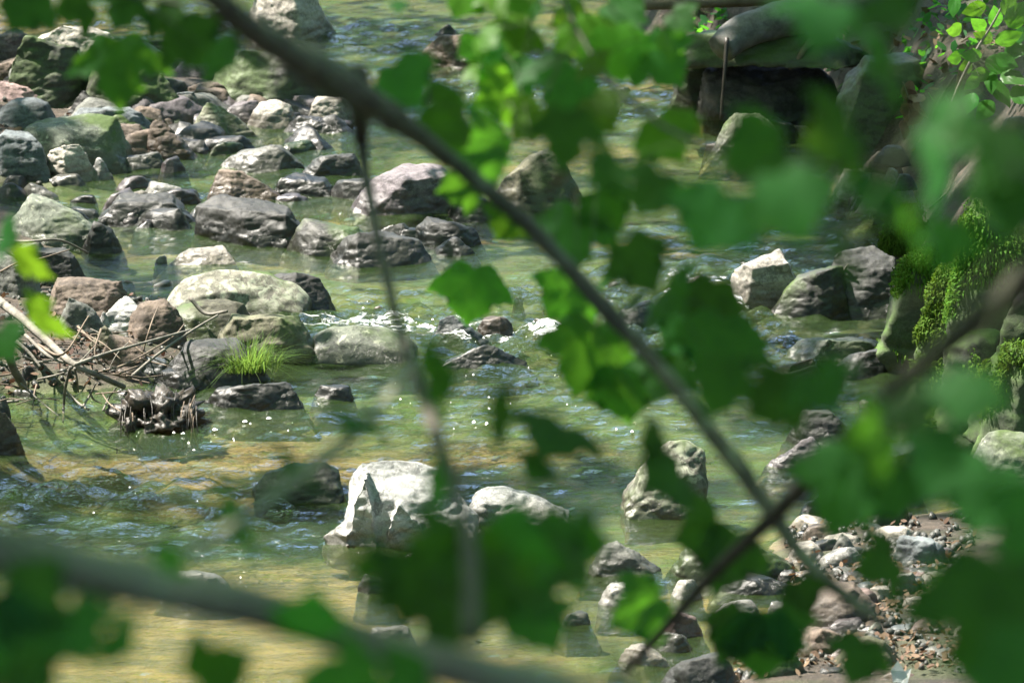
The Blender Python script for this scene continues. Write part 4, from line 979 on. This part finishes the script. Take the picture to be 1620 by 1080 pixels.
Yg = M_leaf_y
LV = [
 # (bough, x, y, width px, distance, tip direction, pitch, yaw, lit, material)
 # around the grey branch
 (bA, A, 745, 462, 132, 9.5, 262, -20, 5, 0, None), (bA, A, 893, 468, 118, 8.5, 235, -25, 10, .5, None), (bA, A, 930, 560, 165, 7.6, 255, 5, -10, .8, None),
 (bA, A, 800, 352, 100, 7.6, 240, -35, 20, 0, None), (bA, A, 908, 372, 150, 7.2, 260, 10, 0, 1, None), (bA, A, 960, 330, 110, 7.2, 300, -10, 0, 1, None),
 (bA, A, 730, 292, 105, 8.0, 200, 35, 0, 0, None), (bA, A, 985, 618, 130, 7.6, 280, -10, 12, .6, None), (bA, A, 1010, 415, 130, 6.2, 300, 5, 0, 0, None),
 (bA, A, 975, 425, 90, 8.2, 300, 72, 30, 1.3, None), (bA, A, 1000, 480, 70, 8.2, 300, 78, 20, 1.3, None), (bA, A, 1060, 470, 140, 6.2, 310, 62, 20, 0, None),
 (bA, A, 885, 275, 80, 5.8, 330, 76, 10, 1.4, M_dead), (bA, A, 640, 130, 130, 6.2, 300, 20, 10, .4, None), (bA, A, 700, 195, 140, 6.6, 200, 25, -10, .5, None),  # the dead leaf stands in for a sunlit piece of twig
 (bA, A, 880, 690, 170, 5.2, 232, 66, 10, 0, None), (bA, A, 850, 740, 90, 5.2, 235, 60, 0, 0, None), (bA, A, 1035, 690, 80, 5.6, 200, 60, 0, 0, None), (bA, A, 1055, 755, 140, 5.6, 200, 48, 12, 0, None), 
 (bA, B, 690, 600, 150, 4.6, 10, 68, 0, 0, None), (bA, B, 560, 665, 130, 4.8, 235, 72, 20, 0, None), (bA, B, 470, 740, 150, 4.6, 215, 78, 5, 0, None), (bA, B, 370, 820, 160, 4.4, 215, 80, 0, 0, None), (bA, B, 690, 770, 110, 4.4, 0, 62, 0, .7, None), (bA, B, 790, 660, 140, 4.6, 5, 74, 0, 0, None),
 # low thick branch, the cluster over the white boulder's foot
 (bC, C, 690, 872, 170, 4.2, 200, 30, 10, .4, None), (bC, C, 815, 880, 180, 4.3, 350, 25, 0, .5, None), (bC, C, 760, 930, 190, 4.1, 265, 10, 10, 0, None), (bC, C, 640, 925, 150, 4.1, 220, 20, 0, .5, None),
 (bC, C, 870, 880, 180, 4.4, 330, 20, -10, .5, None), (bC, C, 700, 970, 170, 4.0, 280, 10, 0, 0, None), (bC, C, 855, 985, 130, 4.6, 300, 0, 0, 0, None), (bC, C, 895, 872, 150, 4.5, 20, 45, 0, .4, None), (bC, C, 770, 890, 150, 4.2, 90, 30, 0, 0, None), (bC, C, 590, 895, 100, 4.1, 190, 35, 0, .4, None),
 (bC, C, 820, 940, 150, 4.3, 250, 20, 0, 0, None), (bC, C, 925, 860, 110, 4.8, 0, 45, 0, .3, None),
 (bC, C, 490, 975, 120, 3.8, 80, 20, 0, 0, None), (bC, C, 345, 1062, 150, 3.6, 30, 15, 0, 0, None), (bC, C, 540, 1085, 170, 3.6, 170, 20, 0, 0, None), (bC, C, 640, 1090, 150, 3.7, 200, 20, 0, 0, None),
 (bC, C, 45, 955, 170, 3.4, 330, 10, 0, 0, None), (bC, C, 120, 995, 150, 3.4, 290, 15, 10, 0, None), (bC, C, 190, 1010, 110, 3.4, 325, 50, 0, 0, None), (bC, C, 35, 1065, 170, 3.6, 300, 10, 0, 1, None), (bC, C, -10, 985, 170, 3.4, 270, 10, 0, 0, None),
 (bC, C, 270, 885, 80, 3.6, 60, 40, 0, 0, None), 
 # dark bough over the gravel bar
 (bD, Dp, 1150, 880, 150, 6.6, 250, 10, 10, 1, None), (bD, Dp, 1015, 962, 130, 7.0, 210, 20, 0, 1, None), (bD, Dp, 1160, 1000, 130, 6.4, 245, 0, 20, 1, None), (bD, Dp, 1240, 1000, 130, 6.4, 290, 0, -15, 1, None), (bD, Dp, 1205, 1015, 150, 6.4, 268, -5, 0, 1, None),
 (bD, Dp, 1340, 770, 190, 5.2, 250, 15, 0, 0, None), (bD, Dp, 1380, 690, 190, 5.0, 200, 40, 0, 0, None), (bD, Dp, 1500, 735, 170, 4.6, 230, 30, 0, .8, None), (bD, Dp, 1530, 625, 170, 4.4, 250, 25, 10, 1, None), (bD, Dp, 1440, 650, 150, 4.6, 300, 40, 0, .3, None),
 (bD, Dp, 1390, 890, 150, 4.8, 200, 40, 0, .4, None), (bD, Dp, 1560, 780, 180, 4.2, 250, 20, 0, .5, None), (bD, Dp, 1420, 770, 130, 4.8, 260, 30, 0, .4, None),
 (bD, Dp, 1110, 840, 130, 6.6, 200, 40, 0, .4, None), (bD, Dp, 1360, 1040, 120, 5.8, 250, 30, 0, 0, None), (bD, Dp, 1270, 940, 90, 6.2, 290, 30, 0, .7, None),
 (bD, Dp, 1230, 630, 170, 5.4, 210, 20, 0, .6, None), (bD, Dp, 1140, 610, 150, 5.8, 250, 15, 0, .4, None), (bD, Dp, 1300, 610, 160, 5.2, 300, 40, 0, 0, None),
 # thick leafy bough, upper picture
 (bE, Ep, 800, 105, 125, 8.4, 215, 15, 0, 0, None), (bE, Ep, 925, 62, 110, 8.0, 300, 10, 0, 1, Yg), (bE, Ep, 975, 80, 120, 7.8, 280, 0, 0, 1, Yg), (bE, Ep, 1045, 95, 130, 7.8, 310, 5, 0, .3, None), (bE, Ep, 1078, 32, 70, 8.2, 320, 30, 0, 0, None), (bE, Ep, 905, 30, 100, 8.2, 200, 40, 0, 1, Yg),
 (bE, Ep, 985, 15, 110, 8.2, 330, 30, 0, .8, None), (bE, Ep, 900, 145, 130, 7.6, 250, 20, 0, .5, None), (bE, Ep, 790, 150, 110, 7.8, 200, 40, 0, .8, Yg), (bE, Ep, 840, 190, 110, 7.4, 230, 40, 0, .6, Yg), (bE, Ep, 895, 215, 160, 7.0, 265, 10, 0, 0, None), 
 (bE, Ep, 1055, 215, 120, 6.6, 300, 20, 0, .9, Yg), (bE, Ep, 760, 230, 150, 7.2, 190, 45, 0, .3, None), (bE, Ep, 820, 60, 100, 8.2, 250, 45, 0, 1, Yg), (bE, Ep, 730, 2, 80, 8.2, 250, 40, 0, 1, Yg), (bE, Ep, 790, 0, 90, 8.2, 280, 45, 0, 1, Yg), (bE, Ep, 845, 15, 80, 8.2, 350, 70, 0, 1.2, None), (bE, Ep, 950, 175, 110, 7.2, 300, 45, 0, .8, Yg), (bE, Ep, 860, 110, 100, 7.8, 290, 45, 0, 0, None),
 (bE, Ep, 1130, 345, 190, 5.6, 240, 15, 0, .3, None), (bE, Ep, 1250, 320, 190, 5.0, 290, 10, 0, 0, None), (bE, Ep, 1200, 245, 190, 5.4, 200, 25, 0, .3, None), (bE, Ep, 1320, 215, 190, 5.0, 210, 50, 0, 0, None),
 (bE, Ep, 1500, 205, 180, 4.8, 330, 35, 0, 0, None), (bE, Ep, 1575, 240, 190, 4.6, 250, 25, 0, 0, None), (bE, Ep, 1590, 320, 190, 4.6, 270, 30, 0, .3, None), (bE, Ep, 1500, 385, 140, 4.8, 260, 10, 0, 1, None), (bE, Ep, 1440, 350, 150, 4.6, 205, 78, 0, 1.3, None), (bE, Ep, 1330, 395, 160, 4.6, 210, 76, 5, 1, None), (bE, Ep, 1480, 280, 150, 4.6, 355, 76, 0, 1.2, None), (bE, Ep, 1550, 282, 150, 4.6, 0, 78, 0, 1.2, None), (bE, Ep, 1400, 335, 110, 5, 280, 60, 0, .9, None),
 (bE, Ep, 1300, 35, 210, 5.2, 250, 50, 0, 0, None), (bE, Ep, 1410, 15, 190, 5.0, 300, 50, 0, 0, None), (bE, Ep, 1400, 112, 150, 5.6, 190, 55, 0, .7, None), (bE, Ep, 1380, 300, 130, 5, 250, 40, 0, 0, None),
 (bA, A, 1120, 480, 130, 7.2, 250, 20, 0, .4, None), (bA, A, 1140, 545, 160, 7.0, 260, 15, 0, 0, None), (bA, A, 1085, 520, 130, 7.4, 230, 30, 0, .4, None), (bA, A, 1050, 590, 120, 7.4, 250, 20, 0, .4, None), (bE, Ep, 1030, 300, 150, 6.4, 240, 30, 0, .6, None), (bE, Ep, 960, 270, 120, 6.8, 220, 40, 0, .4, None),
 # spray over the stony bank
 (bF, Fp, 188, 108, 160, 7.4, 272, 0, 0, .8, None), (bF, Fp, 300, 68, 120, 6.8, 310, 20, 0, .6, None), (bF, Fp, 195, 15, 110, 7, 250, 40, 0, .8, None), (bF, Fp, 120, 12, 110, 6.6, 200, 40, 0, 0, None), (bF, Fp, 265, 28, 90, 7, 320, 30, 0, .6, None), (bF, Fp, 40, 12, 130, 6.4, 240, 40, 0, 0, None), (bF, Fp, 350, 90, 110, 6.2, 330, 50, 0, 0, None), (bF, Fp, 630, 10, 40, 7, 270, 30, 0, .6, None),
 # slim spray beside the driftwood
 (bG, Gp, 70, 500, 130, 7.6, 318, 10, 66, .9, Yg), (bG, Gp, 45, 415, 110, 7.4, 320, 10, 70, .6, Yg), (bG, Gp, 10, 540, 90, 6.4, 300, 30, 30, 0, None), (bG, Gp, 10, 375, 80, 6.8, 350, 60, 0, .5, None),
 # huge close leaf
 (bH, Hp, 1580, 985, 330, 3.2, 262, 4, 0, 0, None), (bH, Hp, 1650, 850, 240, 3.3, 230, 15, 0, 0, None), (bH, Hp, 1475, 945, 130, 3.5, 195, 35, 0, 0, None), (bH, Hp, 1640, 1060, 240, 3.1, 280, 10, 0, 0, None),
]
for k in range(16):
    LV.append((bE, Ep, rnd.uniform(740, 1075), rnd.uniform(0, 250), rnd.uniform(55, 95), rnd.uniform(7, 9), rnd.uniform(200, 340), rnd.uniform(0, 60), 0, 1.2, Yg))
for b_, pl, x, y, wp, d, ro, pi_, ya, lit, mt in LV:
    if b_ in (bE, bD) and x > 1130 and mt is None and y < 700: d *= .80; wp *= .87
    elif b_ is bE and mt is None and x > 860 and y > 180: d *= .76; wp *= .88
    add_leaf(b_, pl, x, y, wp, d, ro, pi_ + rnd.uniform(-6, 6), ya + rnd.uniform(-8, 8), lit, mt)

# ------------------------------------------------------------------ leafy sapling and dead leaf spray on the far bank
Ys = surf(1560, 215).y - .1
sp = [at_y(1500, 185, Ys), at_y(1520, 130, Ys - .05), at_y(1545, 80, Ys - .1), at_y(1575, 30, Ys - .1), at_y(1600, -20, Ys - .1)]
sap = empty('sapling', sp[0], 'sunlit leafy sapling with bright fresh leaves in the upper corner of the bank', 'sapling')
part_tube('stem', sap, sp, [.012, .008, .005, .003], M_drift, 6)
Rs = random.Random(8); dS = depth_of(sp[2])
for x, y, wp, ro in [(1512, 47, 34, 190), (1545, 14, 36, 200), (1578, 102, 44, 350), (1552, 118, 34, 200), (1600, 122, 44, 330), (1540, 88, 30, 180), (1512, 92, 30, 190), (1592, 62, 40, 20), (1606, 28, 46, 60), (1560, 172, 40, 230), (1535, 160, 38, 250), (1582, 145, 44, 300), (1606, 80, 40, 0), (1575, 30, 34, 100), (1558, 60, 30, 160), (1510, 8, 30, 260), (1612, 150, 40, 320), (1530, 105, 28, 200), (1596, 10, 36, 80), (1568, 128, 32, 270), (1550, 40, 30, 150), (1590, 95, 34, 330), (1540, 130, 30, 220), (1615, 55, 36, 10)]:
    add_leaf(sap, sp, x, y, wp * .72, dS + Rs.uniform(-.15, .15), ro, Rs.uniform(15, 50), Rs.uniform(-30, 30), 0, M_sprig, OVATE)
for x, y in [(1520, 50), (1560, 30), (1590, 70), (1550, 110), (1595, 130), (1560, 165), (1605, 20)]: SPOTS.append((at_y(x, y, Ys - .1), .12, .1))
Yd = surf(1440, 215).y - .35
dp = [at_y(1428, 130, Yd), at_y(1440, 165, Yd), at_y(1445, 205, Yd)]
dl = empty('dead_leaf_spray', dp[0], 'hanging spray of shrivelled brown dead leaves before the large dark rounded boulder', 'dead leaves')
part_tube('stem', dl, dp, [.004, .003, .002], M_twig, 5)
for k in range(14):
    add_leaf(dl, dp, Rs.uniform(1428, 1458), Rs.uniform(140, 205), Rs.uniform(14, 24), depth_of(dp[1]), Rs.uniform(220, 320), Rs.uniform(-40, 60), Rs.uniform(-60, 60), 0, M_dead, OVATE, stalk=False)

# ------------------------------------------------------------------ chosen sun flecks: a gap is cut in the crowns towards each
for s_ in [(525, 180, .22, .1), (525, 225, .2), (455, 30, .42, .2), (430, 185, .13, .1), (265, 308, .16, .1), (180, 188, .16, .1), (112, 262, .18, .1), (160, 272, .12, .1), (55, 145, .14, .1), (130, 62, .22, .45),
           (60, 10, .3), (320, 22, .3), (330, 440, .16, .25), (420, 455, .16, .2), (180, 490, .16, .1), (205, 505, .14, .1), (150, 465, .12, .1), (640, 545, .17, .1), (620, 300, .42), (540, 330, .3), (680, 240, .3), (560, 380, .2),
           (850, 470, .26), (590, 470, .25), (870, 575, .3), (1080, 455, .36), (1215, 435, .24, .15), (1230, 490, .14), (590, 505, .3), (820, 540, .25), (1050, 565, .2), (640, 738, .10, .35), (690, 760, .12, .25), (575, 800, .10, .2), (580, 840, .08, .1), (800, 780, .16, .2), (870, 805, .15, .1), (820, 776, .2, .2), (770, 775, .16, .2),
           (1085, 720, .14, .3), (1075, 790, .13, .05), (990, 880, .16, .08), (1085, 935, .13, .05), (1170, 965, .16, .06), (1015, 1045, .22), (1085, 985, .16), (1160, 945, .14), (960, 950, .2),
           (220, 960, .36), (120, 950, .36), (300, 1010, .4), (480, 1000, .3), (230, 1060, .4), (420, 900, .22), (330, 920, .12), (500, 870, .22), (400, 1060, .25), (160, 1050, .25), (60, 1020, .25), (560, 930, .2), (700, 970, .2),
           (1300, 872, .12, .08), (1340, 860, .1, .08), (1420, 1050, .14, .1), (1390, 945, .1, .1), (1330, 945, .1, .1), (1385, 298, .15, .3), (1425, 300, .13, .3), (1475, 440, .2, .5), (1500, 500, .2, .4), (1530, 600, .15, .4), (1370, 405, .12, .2),
           (1190, 205, .13, .1), (1600, 210, .14, .3), (395, 585, .15, .1), (100, 560, .16, .15), (50, 520, .14, .15), (180, 600, .1, .1), (40, 600, .12, .1), (725, 80, .12, .15), (740, 670, .25), (880, 650, .2), (1080, 600, .14), (380, 670, .25), (250, 690, .2),
           (340, 420, .12), (860, 20, .3), (1010, 40, .2, .2), (960, 160, .2), (1000, 200, .16)]: spot(*s_)
for k in range(60): spot(rnd.uniform(0, 520), rnd.uniform(60, 640), rnd.uniform(.05, .13), .15)
for k in range(34): spot(rnd.uniform(300, 1200), rnd.uniform(60, 700), rnd.uniform(.1, .26))
for k in range(26): spot(rnd.uniform(1080, 1540), rnd.uniform(820, 1075), rnd.uniform(.05, .14), .06)
for x, y, d, r in [(360, 20, 5.2, .12), (450, 80, 5.5, .08), (900, 1075, 3.9, .03)]: SPOTS.append((at(x, y, d), r, .08))

# ------------------------------------------------------------------ the unseen wood: crowns overhead and around, opened and thickened to steer the sun
def leaf_cloud(C, size, R, up=0.5):
    n = len(C); nn = R.normal(size=(n, 3)); nn[:, 2] = np.abs(nn[:, 2]) + up; nn /= np.linalg.norm(nn, axis=1)[:, None]
    a = np.cross(nn, R.normal(size=(n, 3))); a /= np.linalg.norm(a, axis=1)[:, None] + 1e-9; b = np.cross(nn, a)
    s = (size * R.uniform(.6, 1.4, n))[:, None]
    a *= s; b *= s * 0.75
    V = np.stack([C - a, C - a * .2 + b * .8, C + a * .55 + b * .45, C + a * 1.1, C + a * .55 - b * .45, C - a * .2 - b * .8], 1).reshape(-1, 3)
    i = np.arange(n)[:, None] * 6
    F = np.concatenate([i + np.array([0, 1, 2, 3]), i + np.array([0, 3, 4, 5])], 0)
    return V, F
def noise3(P, f):
    return fbm(P[:, 0] * f + P[:, 2] * f * .6, P[:, 1] * f - P[:, 2] * f * .4, 1.0)
n = 52000
P = np.stack([nrs.uniform(-20, 9, n), nrs.uniform(-6, 28.5, n), nrs.uniform(8.0, 13.5, n)], 1)
t_ = P[:, 2] / SUN.z; Gx, Gy = P[:, 0] - SUN.x * t_, P[:, 1] - SUN.y * t_       # where each leaf's shadow falls
keep = fbm(Gx * 1.6, Gy * 1.6, 1.6) < 0.85
P = P[keep]
sv = np.array(SUN)
for c, r, *mg in SPOTS:
    v = P - np.array(c); al = v @ sv; dd = np.linalg.norm(v - al[:, None] * sv, axis=1)
    P = P[~((dd < r + (mg[0] if mg else 0.16)) & (al > 0))]
n = 11500                                                       # low boughs just above the picture, thickened to dapple and shade the bank
P2 = np.stack([nrs.uniform(-7.5, -1.7, n), nrs.uniform(18.3, 28, n), nrs.uniform(2.9, 4.6, n)], 1)
P2 = P2[P2[:, 2] > 5.5 - 0.187 * P2[:, 1] + 0.9]
P2 = P2[fbm(P2[:, 0] * 1.9 + 7, P2[:, 1] * 1.9, 1.8) > -0.12]
for c, r, *mg in SPOTS:
    v = P2 - np.array(c); al = v @ sv; dd = np.linalg.norm(v - al[:, None] * sv, axis=1)
    P2 = P2[~((dd < r + .05) & (al > 0))]
def shade(pt, spread, n_, z0=8.0):                              # leaf clump added up the sun ray to shade a chosen place
    t1 = (nrs.uniform(z0, z0 + 3, n_) - pt[2]) / SUN.z
    return np.array(pt)[None] + sv[None] * t1[:, None] + nrs.normal(scale=spread, size=(n_, 3))
SH = [shade(p, .16, 16) for p in A[8:14]] + [shade(A[i].lerp(A[i + 1], .5), .16, 16) for i in range(8, 13)] + [shade(p, .16, 14) for p in B[5:11]] + [shade(p, .2, 16) for p in Ep[4:8]] + [shade(C[i].lerp(C[i + 1], u), .16, 14) for i in range(2, 7) for u in (0, .5)] + [shade(p, .16, 14) for p in Dp[2:8]]
for x_, y_ in ((1330, 50), (1420, 50), (1480, 90), (1400, 130), (1240, 110), (1560, 210), (1620, 180), (1160, 110), (1500, 250)): SH.append(shade(surf(x_, y_), .4, 55))
P = np.concatenate([P] + SH)
for x_, y_ in ((1520, 50), (1560, 30), (1590, 70), (1550, 110), (1595, 130), (1560, 165), (1605, 20)):
    v = P - np.array(at_y(x_, y_, Ys - .1)); al = v @ sv; P = P[~(np.linalg.norm(v - al[:, None] * sv, axis=1) < .3)]
V1, F1 = leaf_cloud(P, 0.17, nrs)
V1b, F1b = leaf_cloud(P2, 0.062, nrs); F1 = np.concatenate([F1, F1b + len(V1)]); V1 = np.concatenate([V1, V1b])
n = 30000                                                       # the wall of trees the stream comes out of
Q = np.stack([nrs.uniform(-34, 34, n), nrs.uniform(42, 62, n), 2.5 + 6.5 * nrs.beta(1.2, 1.8, n)], 1)
Q = Q[noise3(Q, .45) > -0.35]
n = 22000                                                       # thinner woods along both sides
Q2 = np.stack([np.where(nrs.rand(n) < .5, nrs.uniform(-24, -13, n), nrs.uniform(8, 20, n)), nrs.uniform(-4, 44, n), nrs.uniform(1.5, 9, n)], 1)
Q2 = Q2[noise3(Q2, .5) > 0.0]
V2, F2 = leaf_cloud(np.concatenate([Q, Q2]), 0.30, nrs, .2)
V = np.concatenate([V1, V2]); F = np.concatenate([F1, F2 + len(V1)])
o = link('woodland', mesh_np('woodland', V, F), M_canopy); tag(o, 'unseen woodland crowns over and around the stream, gaps and clumps added to shape the sunlight', 'woodland', kind='stuff')
TR = [(-9, 12), (-11, 20), (-8.5, 27), (-12, 34), (7.5, 10), (7, 21), (8.5, 29), (6.8, 36), (-5, 44), (3, 45), (12, 46), (-14, 46), (-3, -3), (4, -2)]
for k, (x, y) in enumerate(TR):
    h = ground_h(x, y); R = random.Random(k)
    root = empty('tree', (x, y, h - .1), 'tall bare trunked tree on the wooded bank beyond the picture edge', 'tree', 'trees along the stream banks')
    lean = Vector((-x * .12, R.uniform(-.6, .6), 0))
    link('trunk', tube([(0, 0, -.3), Vector((0, 0, 4)) + lean * .3, Vector((0, 0, 8)) + lean * .8, Vector((0, 0, 12)) + lean * 1.4], .26, .07, 10, .15, k), M_log, parent=root)
    for j in range(5):
        z = 5.5 + j * 1.2; a_ = R.uniform(0, 6.28); b0 = Vector((0, 0, z)) + lean * (z / 10)
        link('limb', tube([b0, b0 + Vector((math.cos(a_) * 1.2, math.sin(a_) * 1.2, .7)), b0 + Vector((math.cos(a_) * 2.8, math.sin(a_) * 2.8, 1.2))], .07, .015, 6, .1, j, 4), M_log, parent=root)
